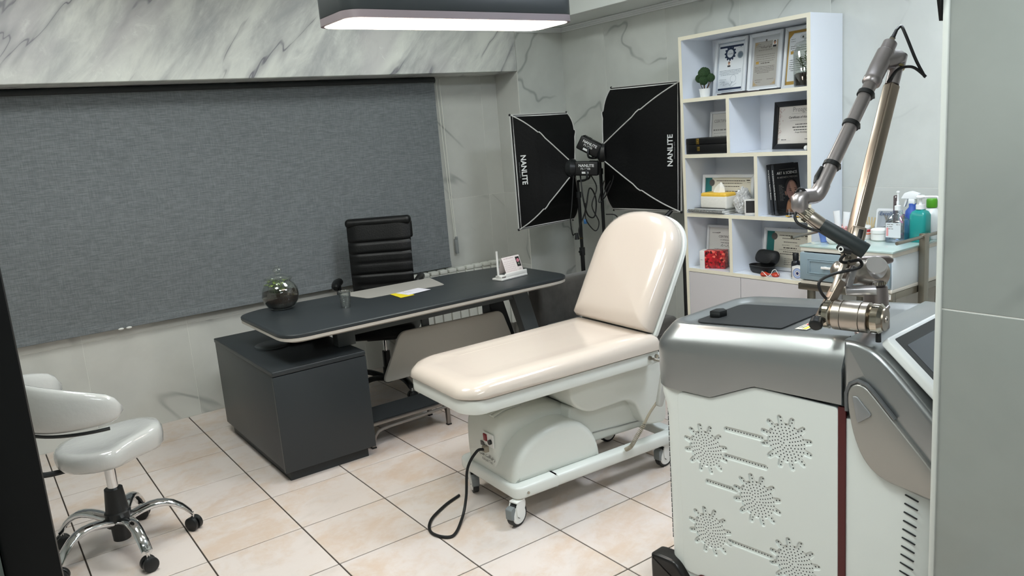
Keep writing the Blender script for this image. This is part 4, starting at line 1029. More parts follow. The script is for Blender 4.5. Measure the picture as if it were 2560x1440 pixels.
# ------------------------------------------------------------------ low foot step under the desk
fs = thing('foot_step', 'low metal step stool with dark carpeted top under the desk', 'step stool', (1.30, -1.30, 0))
MB().box2((1.02, -1.42, .125), (1.53, -1.17, .14), .003).build('frame_top', mat('step_metal', '8b8681', .35, .8), fs, world=True)
MB().box2((1.035, -1.405, .1405), (1.515, -1.185, .15), .003).build('carpet', mat('step_carpet', '2b3134', .95, noise=(260, .5), bump=(500, 1)), fs, world=True, label='dark carpet tread')
for x in (1.033, 1.51):
    for y in (-1.405, -1.185):
        MB().box2((x - .011, y - .011, 0.006), (x + .011, y + .011, .125), .002).build('leg', MATS['step_metal'], fs, world=True)
        MB().box2((x - .013, y - .013, 0), (x + .013, y + .013, .008), .001).build('leg_tip', BLACKP, fs, world=True)
    MB().prism([(-1.395, .125), (-1.395, .06), (-1.385, .085), (-1.36, .105), (-1.23, .105), (-1.205, .085), (-1.195, .06), (-1.195, .125)], .016, Matrix(((0, 0, 1, x - .008), (1, 0, 0, 0), (0, 1, 0, 0), (0, 0, 0, 1)))).build('end_gusset', MATS['step_metal'], fs, world=True)
MB().tube(spline([(1.033, -1.418, .03), (1.05, -1.418, .075), (1.10, -1.418, .098), (1.3, -1.418, .105), (1.50, -1.418, .115)], 5), .009, 8).build('curved_brace', MATS['step_metal'], fs, world=True)

# ------------------------------------------------------------------ grey sofa in the corner
VEL = mat('grey_velvet', '4b4945', .9, sheen=.6, noise=(14, .25), bump=(30, .3))
so = thing('sofa', 'low grey velvet armchair seat in the corner behind the treatment bed', 'sofa', (2.78, -1.4, 0))
MB().box2((2.395, -1.72, .05), (3.10, -1.10, .30), .02, 3).build('base', VEL, so, world=True)
MB().box2((2.40, -1.73, .27), (3.095, -1.19, .375), .03, 4).build('seat_cushion', VEL, so, world=True)
MB().box2((2.385, -1.195, .06), (3.105, -1.055, .645), .03, 4).build('backrest', VEL, so, world=True)
for x in (2.45, 3.05):
    for y in (-1.68, -1.12): MB().cyl((x, y, 0), (x, y, .055), .018, .024, 12).build('leg', BLACKP, so, world=True)

bg = thing('tripod_bag', 'black upright tripod bag between the sofa and the bookcase', 'bag', (3.23, -1.745, 0))
mb = MB(); mb.loft([[(x, y, z) for x, y in rrect(3.135 + i, -1.768 + i * .2, 3.33 - i, -1.736 - i * .2, .012, 4)] for z, i in ((.001, .02), (.02, .0), (.70, .0), (.76, .02), (.77, .05))]); mb.build('bag', mat('bag_black', '0b0c0d', .6, bump=(60, .5)), bg, world=True)
MB().tube([(3.16, -1.752, .768), (3.2, -1.752, .81), (3.27, -1.752, .81), (3.31, -1.752, .768)], .006, 8).build('carry_strap', BLACKP, bg, world=True)

# ------------------------------------------------------------------ studio softboxes on stands
SBK = mat('softbox_black', '050607', .6, spec=.2, bump=(45, .35)); PIPE = mat('silver_piping', 'b9b9b6', .5); DIFF = mat('diffuser_cloth', 'e4e4e2', .8)
def softbox(label, corners, apex, logo_edge, stand_xy, lamp_to, tname, seed):
    A = [Vector(c) for c in corners]; ap = Vector(apex); ctr = sum(A, Vector()) / 4; axv = (ctr - ap).normalized()
    t = thing('softbox_light', label, 'studio light', (stand_xy[0], stand_xy[1], 0), 0, 'studio softboxes in the corner')
    ringp = [ap + (a - ap - axv * (a - ap).dot(axv)).normalized() * .05 for a in A]
    NT = 14
    def rib(k, q):
        a, e = A[k], ringp[k]; o = (a - ctr).normalized(); p = a + (e - a) * q
        bow = .062 * sin(pi * min(1, q * 1.05)) if q < .96 else 0
        kink = .018 * (1 if .56 < q < .64 else 0)
        return p + o * (bow + kink)
    for k in range(4):
        j = (k + 1) % 4; mb = MB(); rows = []
        for i in range(NT + 1):
            q = i / NT; a, b = rib(k, q), rib(j, q); row = []
            for s in range(9):
                u = s / 8; p = a + (b - a) * u; dip = sin(pi * u) * .02 * sin(pi * q); row.append(p + (ctr + axv * -.1 - p).normalized() * dip)
            rows.append(row)
        mb.loft(rows, closed=False, cap0=False, cap1=False); o = mb.build('side_panel', SBK, t, world=True, ang=180)
        mb = MB(); mb.tube([rib(k, i / 28) + (A[k] - ctr).normalized() * .004 for i in range(28)], .0042, 6); mb.build('piping', PIPE, t, world=True)
        mb = MB(); mb.tube([A[k], A[j]], .005, 6); mb.build('rim_piping', PIPE, t, world=True)
        MB().sph(A[k], .009).build('corner_tip', BLACKP, t, world=True)
    inn = [a + (ctr - a) * .02 + axv * -.012 for a in A]
    MB().add(inn + [p - axv * .004 for p in inn], [(0, 1, 2, 3), (4, 5, 6, 7)]).build('front_diffuser', DIFF, t, world=True)
    # lettering on the side panel next to edge logo_edge
    i, j, flip = logo_edge
    a0, a1 = A[i], A[j]; up = (a1 - a0).normalized(); mid = (a0 + a1) / 2
    inward = ((rib(i, .45) + rib(j, .45)) / 2 - mid).normalized()
    org = mid + inward * .055 + (a1 - a0) * -.02; nrm = up.cross(inward)
    if nrm.dot(ap - org) < 0: nrm = -nrm
    outn = nrm if nrm.dot(Vector((-.6, -5.2, 1.6)) - org) > 0 else -nrm
    M = frame(org + outn * .010, up * flip, outn.cross(up * flip))
    # follow the bowed cloth: push the letters out to the panel surface
    mb = MB(); text(mb, 'NANLITE', M, .052, bold=.02, sx=.95); mb.build('lettering', mat('logo_white', 'd6d8d8', .5), t, world=True, label='white vertical maker lettering', kind='stuff')
    mb = MB(); text(mb, 'Softbox Rectangular 60X90', M @ Matrix.Translation((0, -.016, 0)), .0095); mb.build('small_lettering', mat('logo_grey', '7f8284', .5), t, world=True, kind='stuff')
    # speed ring and lamp head
    lt = Vector(lamp_to); d = (lt - ap).normalized()
    MB().tube([ap + axv * .03, ap, ap + d * .02], [.062, .066, .05], 24).build('speed_ring', BLACKP, t, world=True)
    up = Vector((0, 0, 1)); M = frame(ap + d * .095, d, up)
    head = MB(M).box((0, 0, 0), (.16, .095, .09), .010, 3).build('lamp_head', mat('lamp_black', '08090a', .5), t, world=True)
    mb = MB(M)
    for q in range(5): mb.box((.02 + q * .012, .049, 0), (.005, .006, .07), .001)
    mb.build('cooling_fin', BLACKP, t, world=True, kind='stuff')
    side = 1 if (M.to_3x3() @ Vector((0, 0, 1))).dot(Vector((-.6, -5.2, 1.6)) - ap) > 0 else -1
    LM = M @ Matrix.Translation((0, 0, side * .0465)) @ (Matrix.Identity(4) if side > 0 else Matrix.Rotation(pi, 4, 'Y'))
    mb = MB(); text(mb, 'NANLITE', LM @ Matrix.Translation((0, .012, 0)), .026, bold=.02); text(mb, tname, LM @ Matrix.Translation((-.005, -.008, 0)), .02); rect(mb, LM, -.03, -.034, .015, -.02); mb.build('lettering', mat('logo_white', 'd6d8d8', .5), t, world=True, kind='stuff', label='white maker lettering on the lamp head')
    sx, sy = stand_xy; hz = (ap + d * .095).z
    yk = Vector((sx, sy, hz - .085))
    hp = ap + d * .095; sd = (M.to_3x3() @ Vector((0, 0, 1)))
    MB().tube(spline([hp + sd * .055, hp + sd * .056 - Vector((0, 0, .07)), yk, hp - sd * .056 - Vector((0, 0, .07)), hp - sd * .055], 6), .007, 8).build('yoke', BLACKP, t, world=True)
    MB().tube([yk, yk - Vector((0, 0, .10)), yk - Vector((0, 0, .101)), (sx, sy, .75), (sx, sy, .749), (sx, sy, .12)], [.009, .009, .012, .012, .0155, .0155], 14).build('pole', mat('stand_black', '141516', .3), t, world=True)
    MB().cyl((sx, sy, hz - .20), (sx, sy, hz - .16), .018).build('collar', BLACKP, t, world=True)
    MB().cyl((sx, sy, .735), (sx, sy, .79), .02).build('collar', BLACKP, t, world=True)
    MB().cyl((sx, sy, .765), (sx - .04, sy - .02, .765), .009).build('clamp_knob', BLACKP, t, world=True)
    for k in range(3):
        a = [RAD(-15), RAD(165), RAD(90)][k] if seed == 1 else [RAD(-8), RAD(172), RAD(90)][k]
        r0 = .075 if k < 2 else .16
        MB().tube([(sx, sy, .42), (sx + r0 * cos(a), sy + r0 * sin(a), .008)], .008, 8).build('leg', BLACKP, t, world=True)
    return t
SL = softbox('left studio softbox on a stand, lower and nearer the window', [(2.591, -0.732, 1.734), (3.075, -0.749, 1.727), (3.035, -0.795, .965), (2.56, -0.78, .955)], (2.90, -1.00, 1.345), (0, 3, 1), (2.945, -0.985), (3.0, -1.12, 1.335), 'FS-150B', 1)
SR = softbox('right studio softbox on a stand, higher and close to the bookcase', [(3.19, -1.735, 1.848), (3.27, -1.02, 1.868), (3.235, -1.02, 1.02), (3.15, -1.735, 1.04)], (3.055, -1.13, 1.435), (3, 0, 1), (3.145, -1.0), (2.985, -1.03, 1.505), 'FS-200B', 2)
CBL = mat('black_cable', '121314', .5)
MB().tube([(3.075, -1.60, .96), (3.185, -1.665, 1.08)], [.015, .013], 8).build('tilt_handle', BLACKP, SR, world=True)
def scable(pts, r, own, nm='power_cable'): MB().tube(spline(pts, 6), r, 7).build(nm, CBL, own, world=True)
scable([(2.93, -1.03, 1.32), (2.90, -1.08, 1.15), (2.96, -1.05, 1.02), (3.04, -1.03, 1.0), (3.06, -1.03, 1.12), (2.99, -1.05, 1.2), (2.95, -1.04, 1.05), (2.90, -1.02, .93), (2.905, -1.02, .87)], .005, SL)
scable([(2.97, -1.09, 1.3), (3.02, -1.09, 1.2), (2.985, -1.07, 1.08), (3.05, -1.06, .96), (3.02, -1.05, .90), (2.95, -1.04, .99), (2.97, -1.02, 1.1)], .004, SL)
scable([(3.07, -1.15, 1.41), (3.10, -1.18, 1.28), (3.06, -1.15, 1.16), (3.06, -1.1, 1.12), (3.1, -1.11, 1.2), (3.16, -1.16, 1.32), (3.16, -1.165, 1.4)], .0045, SR)
scable([(3.10, -1.06, 1.42), (3.15, -1.1, 1.3), (3.1, -1.1, 1.15), (3.04, -1.08, 1.1), (3.11, -1.07, 1.24)], .004, SR)
scable([(3.145, -1.03, 1.0), (3.19, -1.08, .99), (3.22, -1.09, .93), (3.24, -1.1, .85)], .004, SR)
scable([(2.88, -1.02, 1.3), (2.84, -1.03, 1.1), (2.82, -1.03, 1.0), (2.83, -1.03, .9), (2.86, -1.02, .90)], .004, SL, 'mains_cable')
MB().cyl((2.868, -1.03, .905), (2.868, -1.03, .86), .010, .017, 14).build('mains_plug', BLACKP, SL, world=True, label='black two pin plug')
for q in (-.008, .008): MB().cyl((2.88, -1.03 + q, .866), (2.912, -1.035 + q, .862), .0022, n=8).build('plug_pin', BRASS, SL, world=True)
for p, own in (((3.15, -1.175, 1.41), SR), ((2.97, -1.01, .955), SL)):
    MB().lathe([(0, 0), (.011, 0), (.013, .006), (.013, .026), (.008, .032), (0, .032)], p, 12).build('connector', mat('blue_connector', '3c78b4', .4), own, world=True, label='blue cable connector')
# ------------------------------------------------------------------ white stool with wrap-around back
UPH = mat('white_vinyl', 'dfe2e0', .18, coat=.6, bump=(22, .18))
FILM = mat('white_vinyl_film', 'bcbdbb', .12, coat=1.0, bump=(38, .35))
st = thing('stool', 'white saddle stool with chrome star base and curved back', 'stool', (-0.25, -1.62, 0))
seat = []
for k in range(44):
    a = 2 * pi * k / 44; r = .198 + .022 * cos(a - RAD(15)) ** 3 + .012 * cos(2 * (a - RAD(20)))
    if -.6 < a - RAD(-52 + 360 * (a > pi)) < .6: r -= .028 * cos((a - RAD(-52 + 360 * (a > pi))) / .6 * pi / 2)
    seat.append((r * cos(a), r * sin(a)))
def S_(sc_, z, lift=0): return [(x * sc_, y * sc_, z + lift * max(0, x) / .2 * .02) for x, y in seat]
MB().loft([S_(.80, .420), S_(.95, .424), S_(1.0, .438), S_(1.015, .462, .5), S_(1.0, .482, .8), S_(.95, .497, 1), S_(.8, .5, 1), S_(.5, .493, .6), S_(.1, .49, .1)]).build('seat', FILM, st, ang=60)
MB().cyl((0, 0, .405), (0, 0, .424), .09, n=24).build('seat_plate', BLACKP, st)
mb = MB(); rows = []
for i in range(33):
    u = i / 32; a = RAD(110 + 172 * u); m = sin(pi * min(1, max(0, (u * .92 + .06)))) ** .7
    lo, hi = .650 - .02 * m, .715 + .115 * m; th = .036; R1 = .275
    e = min(1, min(u, 1 - u) * 22 + .02) ** .5; row = []
    for q in range(14):
        f = 2 * pi * q / 14; row.append(((R1 + th * .5 * cos(f) * e * 1.2) * cos(a), (R1 + th * .5 * cos(f) * e * 1.2) * sin(a), (lo + hi) / 2 + (hi - lo) / 2 * (abs(sin(f)) ** .7 * (1 if sin(f) > 0 else -1)) * (.12 + .88 * e)))
    rows.append(row)
mb.loft(rows); mb.build('backrest', FILM, st, ang=70)
MB().tube([(.278 * cos(RAD(a)), .278 * sin(RAD(a)), .622) for a in range(150, 276, 6)], .007, 8).build('back_strip', BLACKP, st, label='black strip under the backrest')
MB().tube(spline([(-.05, .01, .412), (-.2, .015, .405), (-.258, .018, .425), (-.274, .02, .50), (-.276, .02, .64)], 6), [.012] * 25, 8).build('back_post', BLACKP, st)
star_base(st, .135, .285, CHROME, BLACKP, RAD(-8), .031, .045, .05)
MB().tube([(0, 0, .05), (0, 0, .115), (0, 0, .116), (0, 0, .175), (0, 0, .18), (0, 0, .28)], [.035, .037, .052, .052, .046, .036], 24).build('hub', BLACKP, st)
MB().cyl((0, 0, .27), (0, 0, .385), .0215, n=24).build('gas_cylinder', CHROME, st, label='chrome gas cylinder')
MB().cyl((0, 0, .38), (0, 0, .408), .012, n=16).build('piston', CHROME, st)

# ------------------------------------------------------------------ treatment bed
BW = mat('bed_white', 'dcdfda', .25); CUSH = mat('cream_vinyl', 'cdc2b7', .14, coat=.7, bump=(16, .10)); SHELL = mat('bed_shell', 'd8dbd4', .28)
bd = thing('treatment_bed', 'white electric treatment bed with raised backrest on casters', 'bed', (1.10, -2.42, 0), RAD(-2.5))
# chassis: end plate, two rails, cross bar
MB().prism(rpoly([(.0, -.245), (.22, -.245), (.22, .245), (.0, .245)], [.05, .002, .002, .05], 6), .055, Matrix.Translation((0, 0, .114)), .012, 3).build('end_plate', BW, bd)
for y in (-.245, .185): MB().box2((.21, y, .115), (.955, y + .06, .168), .012, 3).build('side_rail', BW, bd)
MB().box2((.90, -.185, .12), (.955, .185, .165), .008, 3).build('cross_bar', BW, bd)
MB().cyl((.06, -.2462, .138), (.06, -.249, .138), .006, n=10).build('bolt', STEEL, bd)
def caster(x, y, turn, brake):
    """twin disc castor with a grey brake pedal"""
    T_ = Matrix.Translation((x, y, 0)) @ Matrix.Rotation(turn, 4, 'Z')
    w = MB(T_).cyl((-.022, -.013, .051), (-.022, .013, .051), .0505, n=28).build('caster_wheel', mat('tyre_black', '1d1e1f', .5), bd)
    for s in (-1, 1):
        def sub_(mb, nm, m): return mb.build(nm, m, w)
        sub_(MB(T_).lathe([(0, .0), (.036, 0), (.034, .004), (.012, .005), (0, .005)], n=24, M=None, c=(0, 0, 0)) if False else MB(T_ @ Matrix.Translation((-.022, s * .0132, .051)) @ Matrix.Rotation(-s * pi / 2, 4, 'X')).lathe([(0, 0), (.041, 0), (.038, .004), (0, .004)], n=24), 'wheel_disc', WHITEP)
        sub_(MB(T_ @ Matrix.Translation((-.022, s * .0172, .051)) @ Matrix.Rotation(-s * pi / 2, 4, 'X')).lathe([(0, 0), (.016, 0), (.014, .002), (0, .002)], n=20), 'wheel_cap', mat('cap_dark', '3a3d3f', .4))
    mb = MB(T_)
    for s in (-1, 1): mb.prism(rpoly([(-.042, .05), (-.022, .035), (.012, .075), (.016, .107), (-.03, .111), (-.045, .092)], .012), .005, Matrix(((1, 0, 0, 0), (0, 0, 1, s * .0195 - .0025), (0, 1, 0, 0), (0, 0, 0, 1))))
    mb.box((-.013, 0, .108), (.055, .044, .008), .003); mb.build('caster_fork', WHITEP, bd)
    MB(T_).cyl((0, 0, .108), (0, 0, .122), .02, n=20).build('caster_stem', STEEL, bd)
    if brake: MB(T_).prism(rpoly([(-.075, .045), (-.06, .04), (-.045, .085), (-.05, .098), (-.075, .09)], .006), .034, Matrix(((1, 0, 0, 0), (0, 0, 1, -.017), (0, 1, 0, 0), (0, 0, 0, 1))), .003).build('brake_pedal', mat('brake_grey', '777c7d', .4), bd)
caster(.03, -.215, RAD(18), True); caster(.045, .20, RAD(70), True); caster(.885, -.205, RAD(8), True); caster(.885, .21, RAD(0), True)
Z_ = Matrix(((1, 0, 0, 0), (0, 0, 1, 0), (0, 1, 0, 0), (0, 0, 0, 1)))   # polygon in x-z, extruded along y
def along_y(y0, y1): 
    m = Z_.copy(); m.translation = (0, y0, 0); return m, y1 - y0
# motor cover: rounded cowl standing on the end plate, with a taller middle hump
prof = spline([(.02, .16, 0), (.03, .22, 0), (.065, .285, 0), (.13, .335, 0), (.22, .363, 0), (.31, .368, 0), (.39, .345, 0), (.45, .29, 0), (.485, .22, 0), (.495, .155, 0)], 3)
m, h = along_y(-.20, .17)
MB().prism([(p.x, p.z if False else p.y) for p in prof], h, m, .03, 5).build('motor_cover', SHELL, bd)
prof2 = spline([(.025, .16, 0), (.02, .25, 0), (.028, .36, 0), (.06, .408, 0), (.14, .425, 0), (.28, .425, 0), (.42, .39, 0), (.46, .3, 0), (.47, .16, 0)], 3)
m, h = along_y(-.075, .19)
hump = MB().prism([(p.x, p.y) for p in prof2], h, m, .035, 5).build('cover_hump', SHELL, bd)
# embossed ribs on the hump, switch plate, inlet, cable end and lettering
for y in (-.02, .045):
    o = MB().tube([(.055, y, .412), (.12, y + .006, .428), (.2, y + .006, .431), (.2, y + .036, .431), (.12, y + .036, .428), (.055, y + .03, .412)], .004, 6, closed=True).build('embossed_rib', SHELL, bd)
def front(y, z): return Matrix.Translation((.0195 if z > .25 else .022, y, z))
MB().box((.0195, -.02, .318), (.006, .085, .06), .002).build('switch_plate', WHITEP, bd)
MB().box((.0155, .0, .325), (.008, .026, .032), .002).build('rocker_switch', mat('red_switch', '7c1420', .3), bd, label='dark red rocker switch')
MB().cyl((.018, -.043, .315), (.006, -.043, .315), .011, n=16).build('fuse_cap', BLACKP, bd)
MB().box((.0165, .03, .288), (.004, .03, .02), .001).build('sticker', mat('sticker_dark', '4d4c48', .5), bd)
MB().box((.012, .0, .272), (.022, .03, .026), .003).build('plug', mat('plug_beige', '9d9484', .5), bd, label='beige cable plug')
mb = MB(); P = frame((.0165, .0, .232), (0, -1, 0), (0, 0, 1)); text(mb, '\ufe90\ufec3 \ufe96\ufed3\ufe8e\ufbff\ufeeb\ufead', P, .026, bold=.012); text(mb, 'Rahyaft Teb', P @ Matrix.Translation((0, -.022, 0)), .018); mb.build('lettering', mat('letter_dark', '35393b', .5), bd, kind='stuff', label='dark maker lettering')
# lifting arm and the shroud under the seat
m, h = along_y(-.135, .12)
MB().prism(rpoly([(.36, .27), (.38, .40), (.86, .34), (.92, .24), (.90, .19), (.48, .20)], .02), h, m, .012, 3).build('lifting_arm', SHELL, bd)
MB().box((.68, -.137, .235), (.36, .003, .004), M=Matrix.Rotation(RAD(4), 4, 'Y')).build('arm_seam', mat('seam_grey', '9a9c98', .5), bd)
m, h = along_y(-.20, .20)
MB().prism(rpoly([(.345, .543), (.345, .44), (.43, .375), (.66, .378), (.715, .345), (.76, .225), (.90, .21), (.915, .543)], [.004, .06, .05, .05, .06, .05, .04, .004], 6), h, m, .012, 3).build('seat_shroud', SHELL, bd)
# tray and cushion
tr = rpoly([(-.205, -.215), (-.205, .215), (-.16, .28), (.80, .28), (.80, -.28), (-.16, -.28)], [.05, .05, .07, .02, .02, .07], 6)
MB().prism(tr, .058, Matrix.Translation((0, 0, .544)), .006, 2).build('seat_tray', BW, bd)
cu = rpoly([(-.215, -.22), (-.215, .22), (-.15, .29), (.80, .29), (.80, -.29), (-.15, -.29)], [.08, .08, .10, .02, .02, .10], 7)
def shrink(poly, d):
    xs = [p[0] for p in poly]; ys = [p[1] for p in poly]; cx_, cy_ = (min(xs) + max(xs)) / 2, (min(ys) + max(ys)) / 2
    kx, ky = 1 - 2 * d / (max(xs) - min(xs)), 1 - 2 * d / (max(ys) - min(ys))
    return [(cx_ + (p[0] - cx_) * kx, cy_ + (p[1] - cy_) * ky) for p in poly]
def C_(d, z): return [(p[0], p[1], z) for p in (shrink(cu, d) if d else cu)]
def C2(d, z):
    """cushion ring whose foot end slopes down"""
    return [(p[0], p[1], z - .028 * max(0, min(1, (.12 - p[0]) / .32)) ** 1.6) for p in (shrink(cu, d) if d else cu)]
MB().loft([C_(.012, .6025), C_(0, .608), C2(-.002, .640), C2(.006, .662), C2(.022, .677), C2(.05, .684), C2(.10, .680), C2(.15, .678)]).build('seat_cushion', CUSH, bd, ang=60)
# backrest
hx, hz, tilt = .775, .672, RAD(29)
Bm = Matrix.Translation((hx, 0, hz)) @ Matrix(((0, -cos(0), 0, 0), (1, 0, 0, 0), (0, 0, 1, 0), (0, 0, 0, 1)))
ux = Vector((0, 1, 0)); uy = Vector((sin(tilt), 0, cos(tilt)))
BM = frame((hx + .0, 0, hz), ux, uy)                 # local x across, y up the back, z towards the foot side?
bo = [(.272, 0), (.272, .37)] + [(.272 * cos(t) ** .78 if cos(t) > 0 else 0, .37 + .21 * sin(t) ** .92) for t in [pi / 2 * k / 12 for k in range(1, 12)]]
bo = bo + [(0, .582)] + [(-x, y) for x, y in bo[::-1]]
bo = rpoly(bo[:1] + bo[1:-1] + bo[-1:], .012, 2)
nz = (BM.to_3x3() @ Vector((0, 0, 1)))
sg_ = 1 if nz.x < 0 else -1                          # the cushion bulges towards the foot end
def B_(d, z): return [BM @ Vector((p[0], p[1], z * sg_)) for p in (shrink(bo, d) if d else bo)]
MB().loft([B_(.004, -.03), B_(0, -.026), B_(0, -.010), B_(.004, -.006)]).build('back_board', BW, bd)
MB().loft([B_(.016, -.006), B_(.008, .0), B_(.006, .035), B_(.016, .062), B_(.04, .078), B_(.08, .085), B_(.14, .088)]).build('back_cushion', CUSH, bd, ang=60)
# hand control on a hook, coiled lead, bolts
for x in (.735, .775): MB().cyl((x, -.281, .58), (x, -.29, .58), .009, n=14).build('bolt', STEEL, bd)
MB().tube(spline([(.745, -.285, .575), (.755, -.325, .57), (.79, -.335, .565), (.80, -.30, .555)], 5), .006, 8).build('hook', STEEL, bd)
MB().prism(rpoly([(-.014, -.14), (.014, -.14), (.03, .05), (-.03, .05)], .012), .022, Matrix.Translation((.79, -.31, .49)) @ Matrix.Rotation(RAD(20), 4, 'Y') @ Matrix.Rotation(pi / 2, 4, 'X'), .004).build('hand_control', mat('hand_control_film', 'b5b6b1', .2, coat=.8), bd, label='grey hand control in plastic film')
lead = spline([(.71, -.305, .36), (.67, -.30, .29), (.635, -.285, .235), (.61, -.27, .19), (.595, -.25, .172)], 8)
MB().tube(spline([(.772, -.312, .40), (.735, -.306, .365), (.70, -.302, .33), (.67, -.30, .29)], 4), .006, 8).build('lead', mat('beige_lead', '9c9482', .5), bd)
mb = MB(); pts = []
L_ = lead[8:]
for i in range(26 * 8):
    q = i / (26 * 8 - 1) * (len(L_) - 1); k = min(int(q), len(L_) - 2); p = L_[k].lerp(L_[k + 1], q - k); a = i / 8 * 2 * pi
    dr = (L_[k + 1] - L_[k]).normalized(); x = dr.orthogonal().normalized(); y = dr.cross(x); pts.append(p + (x * cos(a) + y * sin(a)) * .0085)
mb.tube(pts, .0022, 5); mb.build('coiled_lead', MATS['beige_lead'], bd, label='beige coiled lead')
# black mains cable looping on the floor
W_ = lambda p: mtx(bd) @ Vector(p)
pts = [W_((.004, .0, .272)), W_((-.03, .005, .27)), W_((-.075, .02, .2)), W_((-.10, .01, .08)), W_((-.15, -.03, .012)), (.84, -2.54, .0075), (.79, -2.46, .0075), (.84, -2.36, .0075), (.96, -2.28, .0075), (1.06, -2.24, .0075)]
MB().tube(spline(pts, 8), .0065, 8).build('power_cable', CBL, bd, world=True, label='thick black power cable')
# ------------------------------------------------------------------ instrument trolley right of the bookcase
TL = thing('instrument_trolley', 'steel trolley with blue drawer and glass top against the right wall', 'trolley', (3.13, -3.035, 0))
TSTEEL = mat('trolley_steel', '9a958a', .3, 1.0); TWHITE = mat('trolley_white', 'dfe6e8', .2); TBLUE = mat('drawer_blue', '8799a2', .4)
gx0, gx1, gy0, gy1 = 2.86, 3.40, -3.275, -2.795
MB().box2((gx0 - .004, gy0 - .004, .935), (gx1, gy1 + .004, .945), .002).build('glass_top', mat('green_glass', 'b4c8c3', .03, spec=.8, coat=.6), TL, world=True, label='greenish glass top')
MB().box2((gx0, gy0, .915), (gx1, gy1, .9345), .001).build('top_board', mat('trolley_board', 'ddd8cc', .4), TL, world=True)
for y in (gy0, gy1 - .018): MB().box2((gx0 + .004, y, .765), (gx1, y + .018, .915), .001).build('side_board', TWHITE, TL, world=True)
MB().box2((gx0, gy0, .748), (gx1, gy1, .765), .001).build('bottom_board', MATS['trolley_board'], TL, world=True)
MB().box2((gx1 - .015, gy0 + .018, .765), (gx1, gy1 - .018, .915)).build('rear_board', TWHITE, TL, world=True)
dr = MB().box2((gx0 - .014, gy0 + .004, .772), (gx0 + .004, gy1 - .004, .9095), .004, 2).build('drawer', TBLUE, TL, world=True, label='grey blue drawer')
def dsub(mb, nm, m, label=None):
    o = mb.build(nm, m, dr, label=label); o.data.transform(Matrix.Translation(-mtx(TL).translation)); return o
for ins, dp in ((.045, .0165), (.058, .0185)):
    y0_, y1_, z0_, z1_ = gy0 + ins, gy1 - ins, .772 + ins * .62, .9095 - ins * .62; w = .005
    for a, b in (((y0_, z0_), (y1_, z0_ + w)), ((y0_, z1_ - w), (y1_, z1_)), ((y0_, z0_ + w), (y0_ + w, z1_ - w)), ((y1_ - w, z0_ + w), (y1_, z1_ - w))):
        dsub(MB().box2((gx0 - dp, a[0], a[1]), (gx0 - .0135, b[0], b[1]), .0008, 1), 'drawer_moulding', TBLUE)
mb = MB(); mb.box2((gx0 - .036, -3.09, .838), (gx0 - .028, -2.93, .850), .003); mb.box2((gx0 - .03, -3.085, .84), (gx0 - .013, -3.07, .848)); mb.box2((gx0 - .03, -2.95, .84), (gx0 - .013, -2.935, .848))
dsub(mb, 'drawer_handle', WHITEP, 'white bar handle')
MB().box2((gx0 - .002, gy0 - .002, .715), (gx0 + .03, gy1 + .015, .747), .002).build('front_rail', TSTEEL, TL, world=True)
for y in (gy0 - .002, gy1 - .028): MB().box2((gx0 + .03, y, .715), (gx1, y + .03, .747), .002).build('side_rail', TSTEEL, TL, world=True)
for y in (gy0 + .012, gy1 - .045):
    for x in (gx0 + .03, gx1 - .06): MB().box2((x, y, .05), (x + .03, y + .03, .714), .002).build('leg', TSTEEL, TL, world=True)
for x in (gx0 + .03, gx1 - .06): MB().box2((x, gy0 + .042, .2), (x + .03, gy1 - .045, .23), .002).build('cross_rail', TSTEEL, TL, world=True)
MB().box2((3.085, gy0 - .034, .05), (3.125, gy0 - .004, 1.0), .002).build('side_post', TSTEEL, TL, world=True)
mb = MB(); mb.tube([(2.86, gy0 - .02, .985), (3.32, gy0 - .02, .985), (3.35, gy0 - .02, .985)], .0085, 10); mb.build('side_bar', TSTEEL, TL, world=True)
mb = MB(); mb.tube([(2.83, gy1 + .03, .985), (3.3, gy1 + .03, .985)], .008, 10); mb.build('side_bar', TSTEEL, TL, world=True)
MB().box2((3.085, gy1 + .006, .70), (3.125, gy1 + .034, 1.0), .002).build('side_post', TSTEEL, TL, world=True)
for y in (gy0 + .03, gy1 - .03):
    for x in (gx0 + .045, gx1 - .045): MB().cyl((x, y - .012, .025), (x, y + .012, .025), .025).build('caster_wheel', BLACKP, TL, world=True)
mb = MB(); S = frame((gx0 - .0028, -3.262, .722), (0, -1, 0), (0, 0, 1)); 
MB().box2((gx0 - .0035, -3.272, .72), (gx0 - .002, -3.232, .743)).build('label_plate', WHITEP, TL, world=True, label='small white inventory label')
S = frame((gx0 - .0037, -3.252, .722), (0, -1, 0), (0, 0, 1)); lines(mb, S, -.016, .016, .014, .004, 4, .006); lines(mb, S, -.016, .016, .005, .003, 5, .006); mb.build('print', INK, TL, world=True, kind='stuff')
GZ = .9455
def on(nm, label, cat, x, y, rz=FR, z=GZ, group=None): return thing(nm, label, cat, (x, y, z), rz, group)
bk = on('basket', 'pink basket standing at the back left of trolley top', 'basket', 3.14, -2.853)
PINK = mat('pink_plastic', 'e2a3a0', .4)
MB().lathe([(0, .002), (.04, .002), (.042, .0), (.05, .055), (.052, .056), (.0495, .058), (.040, .004), (0, .004)], n=36).build('bowl', PINK, bk)
for k in range(18): a = 2 * pi * k / 18; MB().sph((.0505 * cos(a), .0505 * sin(a), .062), .006, n=8, m=6).build('scallop', PINK, bk)
